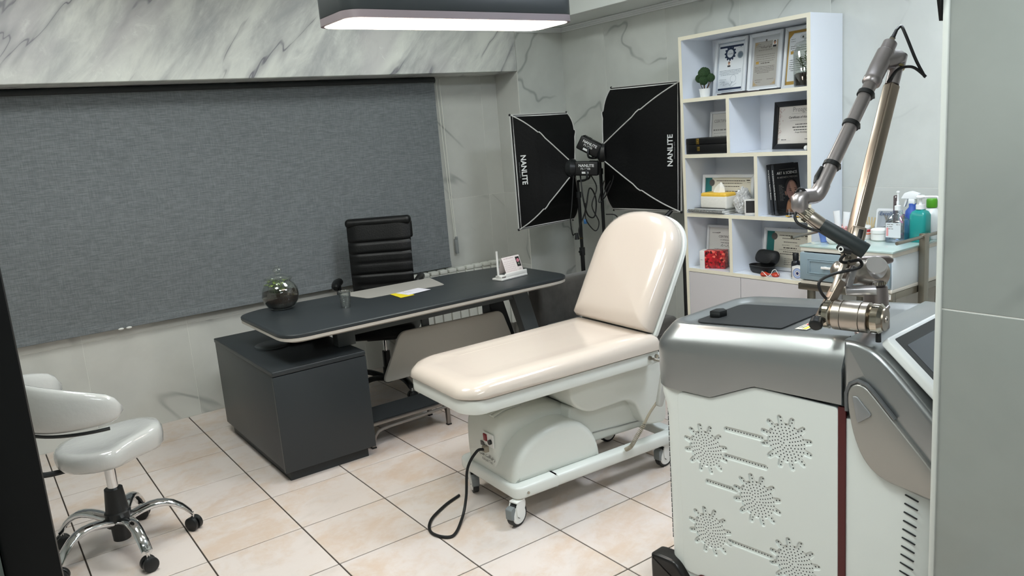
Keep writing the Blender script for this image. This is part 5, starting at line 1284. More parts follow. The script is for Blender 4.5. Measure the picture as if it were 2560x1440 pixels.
for k, (dx, ln, tilt_) in enumerate(((-.012, .135, 8), (.016, .13, -3))):
    t = on('cream_tube', ['white cream tube leaning left in the pink basket', 'white cream tube leaning right in the pink basket'][k], 'tube', 3.14, -2.853 - dx * 1.2 + .004, FR, GZ + .006, 'cream tubes in the pink basket')
    M = Matrix.Rotation(RAD(-tilt_), 4, 'Y')
    MB(M).loft([[(r * cos(a), r * f * sin(a), z) for a in [2 * pi * q / 20 for q in range(20)]] for r, f, z in ((.012, 1, 0), (.012, 1, .02), (.016, 1, .025), (.017, .9, .06), (.019, .35, .11), (.02, .08, ln))]).build('tube', mat('tube_white', 'e6e9ea', .3), t)
    mb = MB(M); lines(mb, frame((0, -.0135, .0), (1, 0, 0), (0, .1, 1)), -.01, .01, .1, .003, k); mb.build('print', INKG, t, kind='stuff')
t = on('cup', 'small blue plastic cup at the front left of trolley top', 'cup', 2.985, -2.845)
MB().lathe([(0, .001), (.016, .001), (.025, .045), (.029, .05), (.027, .051), (.023, .045), (.014, .004), (0, .004)], n=28).build('cup', mat('blue_plastic', '6f8bd0', .4), t)
t = on('bowl', 'small rounded white bowl right of the blue cup on the trolley', 'bowl', 2.955, -2.918)
MB().lathe([(0, 0), (.02, 0), (.034, .018), (.036, .034), (.03, .046), (.027, .046), (.031, .034), (.02, .006), (0, .004)], n=28).build('bowl', WHITEP, t)
t = on('blister_card', 'white blister card of instruments leaning behind the jars', 'packaging', 3.352, -2.975, FR + RAD(4))
Lb = Matrix.Rotation(RAD(-10), 4, 'X')
MB(Lb).prism(rrect(-.066, 0, .066, .13, .01), .004, Matrix(((1, 0, 0, 0), (0, 0, -1, 0), (0, 1, 0, 0), (0, 0, 0, 1)))).build('card', mat('card_white', 'dfe1e2', .4), t)
MB(Lb).prism(rrect(-.056, .012, .056, .118, .012), .004, Matrix(((1, 0, 0, 0), (0, 0, -1, -.0045), (0, 1, 0, 0), (0, 0, 0, 1)))).build('blister', glass('blister', 'f6f8fa', .15), t)
mb = MB(Lb); P = frame((0, -.0092, 0), (1, 0, 0), (0, 0, 1)); text(mb, 'Excellent', P @ Matrix.Translation((0, .095, 0)), .026, shear=.3); mb.build('lettering', mat('blue_print', '33507a', .5), t, kind='stuff')
mb = MB(Lb)
for k in range(5): a = RAD(25 + 20 * k); mb.tube([(-.01, -.008, .04 + .008 * k), (-.01 + .045 * cos(a), -.008, .04 + .008 * k + .03 * sin(a))], .0025, 6)
mb.build('instrument', STEEL, t, kind='stuff')
t = on('steel_ruler', 'steel ruler standing in the clear tray and leaning back', 'ruler', 3.30, -3.045, FR)
M = Matrix.Translation((0, 0, .006)) @ Matrix.Rotation(RAD(-9), 4, 'Y') @ Matrix.Rotation(RAD(-16), 4, 'X')
MB(M).prism(rrect(-.0125, 0, .0125, .205, .006), .0012, Matrix(((1, 0, 0, 0), (0, 0, 1, 0), (0, 1, 0, 0), (0, 0, 0, 1)))).build('blade', mat('ruler_steel', '7f757a', .25, 1.0), t)
mb = MB(M); P = frame((0, -.0004, 0), (1, 0, 0), (0, 0, 1))
for k in range(36): rect(mb, P, .0125 - (.008 if k % 5 == 0 else .0045), .01 + k * .005, .0122, .0106 + k * .005)
for k in range(1, 8): text(mb, str(k), P @ Matrix.Translation((-.003, .008 + k * .024, 0)), .011)
mb.build('scale_marks', BLACKP, t, kind='stuff'); MB(M).cyl((0, -.0008, .196), (0, .0002, .196), .003).build('hole', WHITEP, t)
t = on('ointment_jar', 'small jar with red and white label on the trolley', 'jar', 3.16, -2.965)
MB().lathe([(0, 0), (.024, 0), (.025, .002), (.025, .05), (.022, .055), (0, .055)], n=28).build('body', mat('jar_label_white', 'e4dfdc', .35), t)
MB().lathe([(.0254, .036), (.0256, .036), (.0256, .049), (.0254, .049)], n=28).build('red_band', mat('label_red', 'c43a40', .4), t, label='red label band'); MB().lathe([(.0254, .024), (.0257, .024), (.0257, .03), (.0254, .03)], n=28).build('orange_band', mat('label_orange', 'd2704e', .4), t)
MB().lathe([(0, .055), (.0265, .055), (.0265, .066), (.025, .068), (0, .068)], n=32).build('cap', WHITEP, t)
mb = MB(); [leaf(mb, (r_.uniform(-.01, .01), r_.uniform(-.01, .01), .068), (r_.uniform(-.4, .4), r_.uniform(-.3, .3), 1), .05, .005) for r_ in [random.Random(k) for k in range(5)]]
tag(mb.build('cotton_sticks', mat('stick_beige', 'c9b68e', .7), None, None) if False else on('spatulas', 'few beige wooden spatulas standing in a small cup behind the jar', 'spatulas', 3.225, -2.955))
sp_ = [o for o in COL.objects if o.name.startswith('spatulas')][0]
MB().lathe([(0, .001), (.016, .001), (.021, .05), (.0195, .05), (.0145, .004), (0, .004)], n=20).build('cup', glass('cup_plastic', 'f9fbfa', .2), sp_)
for k in range(4):
    a = RAD(-14 + 9 * k); MB(Matrix.Translation((0, -.004 + .003 * k, .003)) @ Matrix.Rotation(a, 4, 'Y')).prism(rrect(-.004, 0, .004, .10, .0035), .0015, Matrix(((1, 0, 0, 0), (0, 0, 1, 0), (0, 1, 0, 0), (0, 0, 0, 1)))).build('spatula', mat('stick_beige', 'c9b68e', .7), sp_)
t = on('clear_tray', 'clear plastic tray holding instruments in the middle of trolley', 'tray', 3.275, -3.052)
ACR = glass('acrylic', 'f7fafa', .15)
mb = MB(); mb.box((0, 0, .0015), (.15, .16, .003))
for a, b in (((-.075, -.08), (.075, -.077)), ((-.075, .077), (.075, .08)), ((-.075, -.077), (-.072, .077)), ((.072, -.077), (.075, .077))): mb.box2((a[0], a[1], .003), (b[0], b[1], .045))
mb.build('tray', ACR, t)
t = on('cream_jar', 'low white jar with domed lid in front of the clear tray', 'jar', 3.14, -3.055)
MB().lathe([(0, 0), (.036, 0), (.042, .006), (.042, .034), (.038, .038), (0, .038)], n=36).build('body', WHITEP, t); MB().lathe([(0, .038), (.044, .038), (.044, .054), (.038, .06), (0, .064)], n=36).build('lid', WHITEP, t)
t = on('scissors', 'pink handled scissors standing in the clear tray', 'scissors', 3.285, -3.105, FR, GZ + .004)
PK = mat('pink_handle', 'd985b5', .4)
for s in (-1, 1): MB().tube([(s * .013 + .0115 * cos(a), 0, .085 + .017 * sin(a)) for a in [2 * pi * k / 16 for k in range(16)]], .0045, 8, closed=True).build('handle', PK, t)
for s in (-1, 1): MB().prism([(s * .002, 0), (s * .007, .01), (s * .008, .068), (-s * .001, .068)], .0015, Matrix(((1, 0, 0, 0), (0, 0, 1, s * .0012), (0, 1, 0, 0), (0, 0, 0, 1)))).build('blade', STEEL, t)
t = on('brush', 'brown topped brush standing right of the pink scissors', 'brush', 3.25, -3.118, FR, GZ + .004)
MB().box((0, 0, .04), (.01, .006, .08), .002).build('handle', mat('brush_dark', '4d4a55', .4), t); MB().box((0, 0, .098), (.02, .012, .036), .004).build('bristles', mat('bristle_brown', '8a4a34', .8, bump=(300, 1)), t)
def bottle(nm, label, x, y, prof, m, n=32, sq=None, rz=FR):
    t = on(nm, label, 'bottle', x, y, rz, GZ, 'bottles on the instrument trolley')
    if sq: 
        rings = [[(px * r / .03, py * r / .03 * sq, z) for px, py in rrect(-.03, -.03, .03, .03, .012, 5)] for r, z in prof]
        MB().loft(rings).build('body', m, t)
    else: MB().lathe(prof, n=n).build('body', m, t)
    t.scale = (1.2, 1.2, 1.2)
    return t
b1 = bottle('spray_bottle', 'clear bottle half full of pale liquid with white nozzle', 3.125, -3.152, [(.037, 0), (.04, .003), (.04, .082), (.037, .092), (.02, .112), (.0155, .118), (.0155, .13)], glass('bottle_clear', 'f5f9fb', .15), sq=.8)
MB().loft([[(px * r / .03, py * r / .03 * .8, z) for px, py in rrect(-.03, -.03, .03, .03, .012, 5)] for r, z in ((.037, .002), (.0385, .005), (.0385, .035))]).build('liquid', glass('pale_liquid', 'e0e9f8', .1), b1)
MB().box((0, -.0325, .052), (.062, .0008, .06)).build('label', mat('bottle_label', 'd9dde0', .4), b1); mb = MB(); P = frame((0, -.0331, .052), (1, 0, 0), (0, 0, 1)); [lines(mb, P, -.026, .0, .022 - .009 * k, .003, k) for k in range(3)]; lines(mb, P, .012, .028, .022, .003, 9); mb.build('print', INKG, b1, kind='stuff')
MB().box((-.024, -.0334, .045), (.008, .0006, .034)).build('label_stripe', mat('pink_stripe', 'e09a9a', .5), b1)
MB().lathe([(0, .13), (.012, .13), (.012, .148), (.005, .15), (.005, .165), (.003, .168), (.003, .2), (.0065, .201), (.0065, .206), (0, .208)], n=20).build('nozzle', mat('nozzle_white', 'eef0f0', .3), b1)
b2 = bottle('trigger_bottle', 'tall blue bottle with white trigger sprayer behind the clear bottle', 3.215, -3.177, [(.027, 0), (.029, .003), (.029, .10), (.026, .12), (.014, .135), (.014, .15)], mat('bottle_blue', '3f5fae', .3))
mb = MB(); mb.box((0, 0, .158), (.026, .024, .022), .003); mb.prism(rpoly([(-.045, .168), (.025, .168), (.03, .19), (-.005, .20), (-.03, .192)], .006), .022, Matrix(((1, 0, 0, 0), (0, 0, 1, -.011), (0, 1, 0, 0), (0, 0, 0, 1))), .002); mb.prism([(-.026, .168), (-.018, .168), (-.03, .135), (-.034, .137)], .012, Matrix(((1, 0, 0, 0), (0, 0, 1, -.006), (0, 1, 0, 0), (0, 0, 0, 1)))); mb.build('trigger_head', mat('nozzle_white', 'eef0f0', .3), b2)
b3 = bottle('pump_bottle', 'teal square bottle with long spouted white pump', 3.175, -3.236, [(.031, 0), (.033, .003), (.033, .108), (.026, .122), (.016, .128), (.015, .132)], mat('bottle_teal', '1f8f8a', .3), sq=.85)
mb = MB(); mb.cyl((0, 0, .132), (0, 0, .15), .017, n=24); mb.cyl((0, 0, .15), (0, 0, .175), .006, n=14); mb.lathe([(0, .175), (.016, .175), (.018, .18), (.014, .187), (0, .188)], n=20); mb.tube(spline([(.01, 0, .181), (.05, 0, .182), (.068, 0, .18), (.074, 0, .162)], 4), .0042, 8); mb.build('pump', mat('nozzle_white', 'eef0f0', .3), b3, label='white pump with long spout')
b4 = bottle('bottle', 'white bottle with bright green cap behind the teal bottle', 3.283, -3.236, [(0, 0), (.033, 0), (.035, .003), (.035, .10), (.02, .124), (.016, .128), (0, .128)], mat('bottle_white', 'e8ecea', .3), n=8)
MB().lathe([(0, .128), (.0195, .128), (.0205, .132), (.0205, .158), (.017, .164), (0, .165)], n=28).build('cap', mat('green_cap', '56a228', .35), b4, label='bright green cap')
b5 = bottle('jar', 'empty clear square jar at the right end of the trolley top', 3.363, -3.19, [(.03, .001), (.032, .004), (.032, .06), (.03, .066), (.028, .068), (.028, .08), (.0265, .08), (.0265, .068), (.0295, .06), (.0295, .005), (.01, .003)], glass('bottle_clear', 'f5f9fb', .15), sq=.9)
tag(on('wipes', 'blue and white packet lying at the front of clear tray', 'packet', 3.05, -2.99, FR + RAD(14)))
wp_ = [o for o in COL.objects if o.name.startswith('wipes')][0]
MB().box((0, 0, .003), (.075, .03, .005), .002).build('packet', mat('packet_blue', 'b9cfe6', .3), wp_)
# ------------------------------------------------------------------ laser machine (local x towards the front, y across, z up)
SILV = mat('satin_silver', '9fa2a2', .30, .85, bump=(900, .02)); SILV2 = mat('warm_silver', '9f9e99', .38, .7)
SHW = mat('machine_white', 'd5dad6', .32); DARKR = mat('oxblood', '4a1416', .35); MATB = mat('rubber_mat', '191c1e', .6, bump=(500, .2))
TITAN = mat('titanium', 'a59f9f', .32, .85); CHAMP = mat('champagne_metal', 'b3a698', .28, .95); SATIN = mat('satin_nickel', 'b4aca3', .3, 1.0); POL = mat('polished_nickel', 'bdb6a8', .10, 1.0)
ang_m = math.atan2(-.99506, .0993)
lm = thing('laser_machine', 'white and silver aesthetic laser machine with jointed arm in the foreground', 'medical device', (1.231, -3.414, 0), ang_m)
Wm = .455
XZ = lambda y: Matrix(((1, 0, 0, 0), (0, 0, 1, y), (0, 1, 0, 0), (0, 0, 0, 1)))      # polygon (x, z) extruded along +y
# lower white body with a flared shoulder at the back
def plan(o, back, rb, rf, x1=.885): return rrect(-back - .004, -.034 - o, x1, Wm + .034 + o, [rf, rb, rb, rf], 7)
MB().loft([[(x, y, z) for x, y in plan(0, b, .05, .11)] for z, b in ((.09, .012), (.13, .0), (.66, .0), (.70, .006), (.735, .018), (.79, .021))]).build('body', SHW, lm)
# perforated side panel: gear shaped openings in a sheet, dark holes in the wall behind
gears = [(.166, .584), (.446, .676), (.347, .467), (.173, .302), (.469, .298)]
RO, RI, NT_ = .086, .062, 12
def gear(c, bars=()):
    """outline of a cog with rounded teeth; bars = list of (angle index, length) slots running out from it"""
    pts = []
    for k in range(NT_):
        a = 2 * pi * k / NT_ + pi / NT_; w = .0105
        d = Vector((cos(a), sin(a))); s = Vector((-sin(a), cos(a)))
        if any(abs(((a - b[0] + pi) % (2 * pi)) - pi) < pi / NT_ + .02 for b in bars if b[2] is None): pass
        for j in range(5):
            f = pi / 2 - pi * j / 4; q = d * (RO - w + w * cos(f)) - s * (w * sin(f)); pts.append((c[0] + q.x, c[1] + q.y)) if 0 < j < 4 else pts.append((c[0] + q.x, c[1] + q.y))
        # back to the inner circle, run along it to the next tooth
        a2 = a + 2 * pi / NT_; dl = math.asin(w / RI) * 1.08
        for j in range(4):
            t = a + dl + (a2 - a - 2 * dl) * j / 3; pts.append((c[0] + RI * cos(t), c[1] + RI * sin(t)))
    return pts
def ccw(p): return p if sum(p[i - 1][0] * p[i][1] - p[i][0] * p[i - 1][1] for i in range(len(p))) > 0 else p[::-1]
bars = [(.236, .376, .670), (.232, .388, .580), (.160, .282, .474), (.238, .402, .292)]      # x0, x1, z of the straight slots
outer = rpoly([(.066, .125), (.5985, .115), (.5985, .815), (.345, .824), (.19, .757), (.066, .757)], [.02, .004, .01, .02, .02, .03], 4)
slot = lambda b: rrect(b[0], b[2] - .0105, b[1], b[2] + .0105, .0104, 5)
outer2 = [(p[0], p[1]) for p in outer]
vs, fs = curve_fill([outer2] + [gear(g) for g in gears] + [slot(b) for b in bars], .003, .0026)
Msp = Matrix(((1, 0, 0, 0), (0, 0, -1, -.0348), (0, 1, 0, 0), (0, 0, 0, 1)))
MB().add([Msp @ Vector(p) for p in vs], fs).build('side_panel', SHW, lm, ang=12)
mb = MB(); Ph = Matrix(((1, 0, 0, 0), (0, 0, -1, -.0346), (0, 1, 0, 0), (0, 0, 0, 1)))
for g in gears:
    for r, n in ((.010, 6), (.019, 11), (.028, 16), (.037, 20), (.046, 24), (.055, 26)):
        for k in range(n): a = 2 * pi * (k + .3 * r * 100 % 1) / n; disc(mb, Ph, (g[0] + r * cos(a), g[1] + r * sin(a)), .0021, 6)
    for k in range(NT_):
        a = 2 * pi * k / NT_ + pi / NT_
        for r in (.066, .076): disc(mb, Ph, (g[0] + r * cos(a), g[1] + r * sin(a)), .0023, 6)
for b in bars:
    n = int((b[1] - b[0] - .012) / .0102)
    for k in range(n + 1): disc(mb, Ph, (b[0] + .008 + k * .0102, b[2]), .0022, 6)
mb.build('vent_hole', mat('hole_dark', '1e2224', .7), lm, kind='stuff')
# slanted slots at the back corner and on the front
for k in range(27):
    z = .70 - k * .0185; MB(frame((.0055, -.0132, z), (-.57, .82, 0), (0, 0, 1)) @ Matrix.Rotation(RAD(52), 4, 'Z')).box((0, 0, 0), (.015, .0028, .005), .0008, 1).build('rear_slot', MATS['hole_dark'], lm)
for k in range(16):
    z = .613 - k * .0245; MB().prism(rrect(-.018, -.0016, .018, .0016, .0015, 2), .003, XZ(-.0362) @ Matrix.Translation((.796 - .0012 * k, z, 0)) @ Matrix.Rotation(RAD(-17), 4, 'Z')).build('front_slot', MATS['hole_dark'], lm)
MB().box2((.6005, -.0385, .10), (.6225, -.03, .822), .001, 1).build('red_strip', DARKR, lm, label='dark red vertical strip')
MB().prism(rrect(.12, .03, .56, .132, .02, 5), .006, XZ(-.0435)).build('red_plate', DARKR, lm, label='dark red rounded plate near the base')
# black bumper base and castors
MB().loft([[(x, y, z * (1 if z < .07 else 1) if True else z) for x, y in rrect(-.06 + i, -.062 + i, .91 - i, Wm + .062 - i, [.08, .10, .10, .08], 7)] for z, i in ((.035, .012), (.042, 0), (.062, 0), (.07, .008))]).build('base_bumper', mat('bumper_black', '161515', .3), lm)
bp_ = spline([(-.062, .04, 0), (-.062, .13, 0), (-.052, .148, 0), (.01, .152, 0), (.045, .146, 0), (.075, .115, 0), (.105, .075, 0), (.13, .045, 0)], 4)
MB().prism([(p.x, p.y) for p in bp_], .075, XZ(-.064), .014, 4).build('corner_bumper', MATS['bumper_black'], lm)
MB().prism([(p.x, p.y) for p in bp_], .075, XZ(Wm - .011), .014, 4).build('corner_bumper', MATS['bumper_black'], lm)
for x in (.06, .80):
    for y in (.02, Wm - .02): MB().cyl((x, y - .014, .035), (x, y + .014, .035), .035).build('caster_wheel', BLACKP, lm)
# silver top shell with a recessed tray
rise = lambda x: .065 * max(0, x)
def shell(o, z, r, seam=False, rs=1.0):
    """open plan outline from front left round the back to front right"""
    x1 = .6155; pl = []
    xs_ = [x1, .50, .42, .348, .335, .27, .205, .19, .13]
    pl += [(x, -o) for x in xs_]
    rr = max(.012, r)
    pl += [(-o + rr - rr * sin(t), -o + rr - rr * cos(t)) for t in [pi / 2 * k / 8 for k in range(9)]]
    pl += [(-o + rr - rr * cos(t), Wm + o - rr + rr * sin(t)) for t in [pi / 2 * k / 8 for k in range(9)]]
    pl += [(x, Wm + o) for x in xs_[::-1]]
    def zz(x): 
        if seam: return .762 if x < .192 else (.828 if x > .345 else .762 + (x - .192) / .153 * .066)
        return z + rise(x) * rs
    return [(x, y, zz(x)) for x, y in pl]
rings = [shell(.041, 0, .09, True), shell(.0455, 0, .095, True), shell(.047, .885, .095, rs=.8), shell(.044, .908, .095, rs=.9), shell(.033, .928, .09), shell(.012, .958, .085), shell(.003, .9675, .08), shell(-.006, .9705, .075), shell(-.018, .968, .07), shell(-.030, .958, .062), shell(-.045, .953, .05)]
rings[1] = [(x, y, z + .002) for x, y, z in rings[1]]
mb = MB(); mb.loft(rings, closed=False, cap0=False, cap1=False)
inner = rings[-1]; n0 = len(inner)
mb.add(inner, [tuple(range(n0))]); mb.build('top_shell', SILV, lm, ang=50)
# mat, latch and warning label
mt = [(x, y, .9545 + rise(x)) for x, y in rrect(.045, .082, .365, .372, [.004, .03, .045, .004], 6)]
MB().loft([mt, [(x, y, z + .003) for x, y, z in mt]]).build('rubber_mat', MATB, lm, label='black rubber mat')
mb = MB(); mb.prism([(-.018, -.027), (.016, -.02), (.02, .015), (-.002, .03), (-.022, .012)], .022, Matrix.Translation((.085, .175, .963)), .003); mb.build('latch', BLACKP, lm)
WL = [(.402, .095), (.44, .095), (.44, .20), (.402, .20)]
MB().add([(x, y, .9548 + rise(x)) for x, y in WL] + [(x, y, .9556 + rise(x)) for x, y in WL], [(0, 1, 2, 3), (4, 5, 6, 7), (0, 1, 5, 4), (1, 2, 6, 5), (2, 3, 7, 6), (3, 0, 4, 7)]).build('warning_label', mat('label_cream', 'e2ddc8', .4), lm, label='cream and yellow warning label')
q_ = lambda x0, y0, x1, y1: [(x0, y0, .956 + rise(x0)), (x1, y0, .956 + rise(x1)), (x1, y1, .956 + rise(x1)), (x0, y1, .956 + rise(x0))]
MB().add(q_(.424, .10, .436, .195), [(0, 1, 2, 3)]).build('label_band', mat('label_yellow', 'd2d23a', .5), lm); MB().add(q_(.406, .15, .414, .185), [(0, 1, 2, 3)]).build('label_band', mat('label_red', 'c43a40', .4), lm)
mb = MB(); Pl = frame((.42, .10, .9562 + rise(.42)), (0, 1, 0), (-1, 0, .065)); lines(mb, Pl, .005, .09, .0, .0025, 3, .008); lines(mb, Pl, .005, .045, .008, .0025, 4, .008); lines(mb, Pl, .01, .08, -.009, .002, 6, .008); mb.build('print', INK, lm, kind='stuff')
# front cover, handle panel, release button
fc = spline([(.6163, 1.0105, 0), (.655, 1.008, 0), (.70, .992, 0), (.745, .955, 0), (.80, .897, 0)], 4) + [Vector((1.0, .676, 0)), Vector((1.0, .52, 0))] + [Vector(p + (0,)) for p in ((.84, .62), (.74, .64), (.68, .72), (.655, .81), (.6163, .823))]
MB().prism([(p.x, p.y) for p in fc], Wm + .092, XZ(-.046), .016, 4).build('front_cover', SILV, lm, ang=50)
hp_ = [(.638, .832), (.637, .87), (.645, .892), (.662, .902), (.682, .898), (.70, .883), (.755, .822), (.826, .744), (.875, .69), (.93, .655), (.95, .62), (.86, .632), (.798, .642), (.74, .652), (.70, .675), (.672, .712), (.652, .765)]
hp_ = [(p.x, p.y) for p in spline([(a, b, 0) for a, b in hp_], 3, True)]
MB().prism(hp_, .020, XZ(-.060), .006, 3).build('handle_panel', SILV2, lm, ang=50)
MB().prism(hp_, .020, XZ(Wm + .040), .006, 3).build('handle_panel', SILV2, lm, ang=50)
MB().tube([(.634, -.056, .822), (.632, -.056, .872), (.643, -.056, .899), (.663, -.056, .911), (.686, -.056, .905), (.71, -.056, .882), (.76, -.056, .826)], .0055, 8).build('panel_edge', mat('edge_grey', '6f7274', .4, .7), lm)  # darker grey metal edge round the handle panel
MB().prism(rpoly([(.651, .868), (.664, .870), (.702, .828), (.699, .820), (.668, .797), (.664, .80)], .005), .006, XZ(-.0645), .0028, 3).build('release_button', mat('button_grey', '8d8f90', .35, .5), lm, label='raised triangular button')
# tilted touch screen
sd = Vector((.143, 0, -.137)).normalized(); sn = Vector((.137, 0, .143)).normalized()
SM = frame(Vector((.694, -.03, 1.0)) + sn * .010, sd, Vector((0, 1, 0)))
scr = MB().prism(rrect(0, .012, .40, Wm + .018, .012, 5), .026, SM, .007, 3).build('screen_housing', mat('screen_white', 'dfe2e0', .25), lm, ang=50)
MB().prism(rrect(.012, .040, .385, Wm - .035, .004, 3), .0014, SM @ Matrix.Translation((0, 0, .0255))).build('screen_bezel', mat('bezel_black', '24282a', .2), lm)
MB().prism(rrect(.040, .066, .36, Wm - .06, .002, 2), .0008, SM @ Matrix.Translation((0, 0, .0269))).build('screen_glass', mat('screen_grey', '585d62', .25), lm, label='dark grey blank screen')
# side seam lines
mb = MB(); mb.tube([(.6162, -.0475, .83), (.6162, -.0485, .93), (.6162, -.018, .998), (.6162, .0, 1.012)], .0012, 5); mb.build('seam', mat('seam_dark', '3d4246', .5), lm)

# ------------------------------------------------------------------ the jointed arm on top
def part(nm, mb, m, label=None, ang=45): return mb.build(nm, m, lm, label=label, ang=ang)
part('arm_base', MB().lathe([(0, .992), (.052, .992), (.052, .999), (.046, 1.004), (.036, 1.006), (0, 1.006)], (.625, .125, 0), 40), mat('rose_metal', 'a08f8c', .3, .9))
part('arm_column', MB().lathe([(0, 1.004), (.036, 1.004), (.0355, 1.03), (.030, 1.118), (.029, 1.124), (0, 1.124)], (.622, .135, 0), 40), mat('column_metal', '928988', .35, .85))
col = (.612, .138)
part('turn_collar', MB().lathe([(0, 1.124), (.031, 1.124), (.034, 1.128), (.034, 1.142), (.031, 1.146), (.0, 1.146)], (*col, 0), 40), mat('collar_metal', '85807e', .3, .9))
mb = MB()
for k in range(30): a = 2 * pi * k / 30; mb.box((col[0] + .0345 * cos(a), col[1] + .0345 * sin(a), 1.135), (.003, .0035, .009), M=Matrix.Rotation(a, 4, 'Z'))
part('collar_teeth', mb, POL); lm.children[-1]['kind'] = 'stuff'
ka, kb = Vector((.553, .048, 1.178)), Vector((.612, .138, 1.158))
part('shoulder', MB().tube([ka + (ka - kb) * .1, ka, ka.lerp(kb, .45), kb, kb + (kb - ka) * .26, kb + (kb - ka) * .3], [.014, .026, .033, .036, .034, .029], 28), SATIN, ang=60)
cd_ = (Vector((.641, .10, 1.20)) - Vector((.612, .138, 1.158))).normalized()
part('shoulder_cap', MB().tube([Vector((.612, .138, 1.158)) + cd_ * .018, Vector((.612, .138, 1.158)) + cd_ * .042, Vector((.612, .138, 1.158)) + cd_ * .047], [.030, .030, .026], 32), mat('cap_silver', 'c6c3c1', .3, .9))
# rod with rounded end behind the shoulder
part('counter_rod', MB().tube([(.535, .118, 1.19), (.60, .19, 1.187), (.62, .212, 1.184), (.628, .222, 1.182)], [.012, .0125, .0125, .006], 14), mat('rod_metal', '8d8380', .35, .85))
# motor cylinder lying across the near edge
ca, cb = Vector((.552, -.021, 1.072)), Vector((.703, -.004, 1.0705)); dcyl = (cb - ca)
def seg(nm, a, b, r, m, label=None, bev=.003):
    p, q = ca + dcyl * a, ca + dcyl * b; e = (q - p).normalized() * bev
    return part(nm, MB().tube([p, p + e, q - e, q], [r - bev, r, r, r - bev], 40), m, label, ang=24)
seg('motor_end', -.02, .20, .040, POL, 'polished end band', .010); seg('motor_body', .20, .345, .0405, SATIN, None, .0012); seg('motor_body', .35, .66, .0405, SATIN, None, .0012); seg('motor_body', .665, .79, .0405, SATIN, None, .0012); seg('motor_end', .79, 1.03, .040, POL, 'polished end band', .010)
pe = ca + dcyl * 1.03; du = dcyl.normalized()
part('motor_face', MB().tube([pe - du * .001, pe + du * .003], [.031, .030], 32), mat('face_metal', '8a8072', .3, .9)); part('motor_boss', MB().tube([pe + du * .003, pe + du * .006], [.009, .008], 20), SATIN); part('boss_hole', MB().tube([pe + du * .006, pe + du * .0066], [.0035, .0035], 10), BLACKP)
part('motor_pin', MB().cyl(ca + dcyl * .93 + Vector((0, 0, -.062)), ca + dcyl * .93 + Vector((0, 0, -.038)), .007), BLACKP)
part('pin_side', MB().cyl(pe + Vector((-.012, .034, .018)), pe + Vector((-.012, .048, .022)), .005), TITAN)
# two-piece lifting bar from the motor up to the hand clip
def bar(a, b, w, t_, m, nm, face=(0, -1, 0)):
    a, b = Vector(a), Vector(b); z = b - a; L = z.length; z.normalize(); y = Vector(face); x = y.cross(z).normalized(); y = z.cross(x)
    M = Matrix((x, y, z)).transposed().to_4x4(); M.translation = (a + b) / 2
    return part(nm, MB().box((0, 0, 0), (w, t_, L), .002, 2, M=None) if False else MB(M).box((0, 0, 0), (w, t_, L), .002, 2), m)
bar((.549, -.045, 1.052), (.580, .018, 1.158), .024, .022, mat('bar_taupe', '93867a', .35, .8), 'lower_bar', (.9, -.4, 0))
bar((.570, -.008, 1.128), (.580, .036, 1.202), .013, .014, mat('bar_pale', 'cfc6bb', .3, .8), 'upper_bar', (.9, -.4, 0))
part('clip_plate', MB(axis((.580, .036, 1.198), (.583, .05, 1.226))).box((0, 0, .012), (.014, .012, .036), .001), mat('bar_pale', 'cfc6bb', .3, .8)); 
for q in (.0, .016): part('clip_screw', MB().cyl(Vector((.590, .036, 1.203)) + Vector((.001, .006, .014)) * (q / .016), Vector((.594, .034, 1.203)) + Vector((.001, .006, .014)) * (q / .016), .004, n=12), mat('screw_dark', '6c655c', .4, .8))
mk = (.548, -.062, 1.058)
part('lock_knob', MB().tube([(.552, -.052, 1.062), (.553, -.058, 1.060), (.556, -.074, 1.050), (.557, -.078, 1.048)], [.010, .017, .018, .014], 16), BLACKP, 'black rubber lock knob')
# L-shaped plate
part('shelf_plate', MB().box((.622, .045, 1.130), (.075, .055, .017), .002, M=Matrix.Rotation(RAD(28), 4, 'Z')), mat('plate_silver', 'bdbabb', .28, .9)); bar((.594, .028, 1.138), (.598, .055, 1.192), .020, .012, MATS['plate_silver'], 'upright_plate', (.9, -.4, 0))
part('link_block', MB().box((.585, .075, 1.165), (.03, .03, .05), .006), mat('bar_taupe', '93867a', .35, .8))
# main beam: square champagne post with foot block
b0, b1_ = Vector((.573, .062, 1.185)), Vector((.584, .304, 1.664))
bx = (b1_ - b0).normalized(); byv = Vector((.55, -.83, .45)); byv = (byv - bx * byv.dot(bx)).normalized(); bz = bx.cross(byv)
BMx = Matrix((byv, bz, bx)).transposed().to_4x4(); BMx.translation = b0
Lb_ = (b1_ - b0).length
part('main_beam', MB(BMx @ Matrix.Rotation(RAD(38), 4, 'Z')).box((0, 0, Lb_ / 2), (.034, .034, Lb_), .006, 3), CHAMP)
part('beam_foot', MB(BMx @ Matrix.Rotation(RAD(5), 4, 'Z')).box((.004, .006, .078), (.046, .040, .075), .008, 3), CHAMP); part('foot_slot', MB(BMx @ Matrix.Rotation(RAD(5), 4, 'Z')).box((.028, .01, .078), (.002, .012, .055), .001), BLACKP)
part('upper_post', MB().tube([b1_, b1_ + bx * .055, b1_ + bx * .056, b1_ + bx * .09], [.0185, .0185, .022, .022], 28), TITAN)
part('post_ring', MB().tube([b1_ + bx * .050, b1_ + bx * .056], [.0225, .0225], 28), mat('ring_brass', 'a99b6e', .3, .9))
top_ = b1_ + bx * .078
tt = Vector((.566, .262, 1.715)); tb = Vector((.531, .012, 1.415)); td = (tb - tt).normalized()
part('elbow_top', MB().tube([top_ + Vector((.004, .012, .0)), top_, top_.lerp(tt - td * .02, .5), tt - td * .02], [.018, .025, .026, .024], 28), TITAN, ang=60)
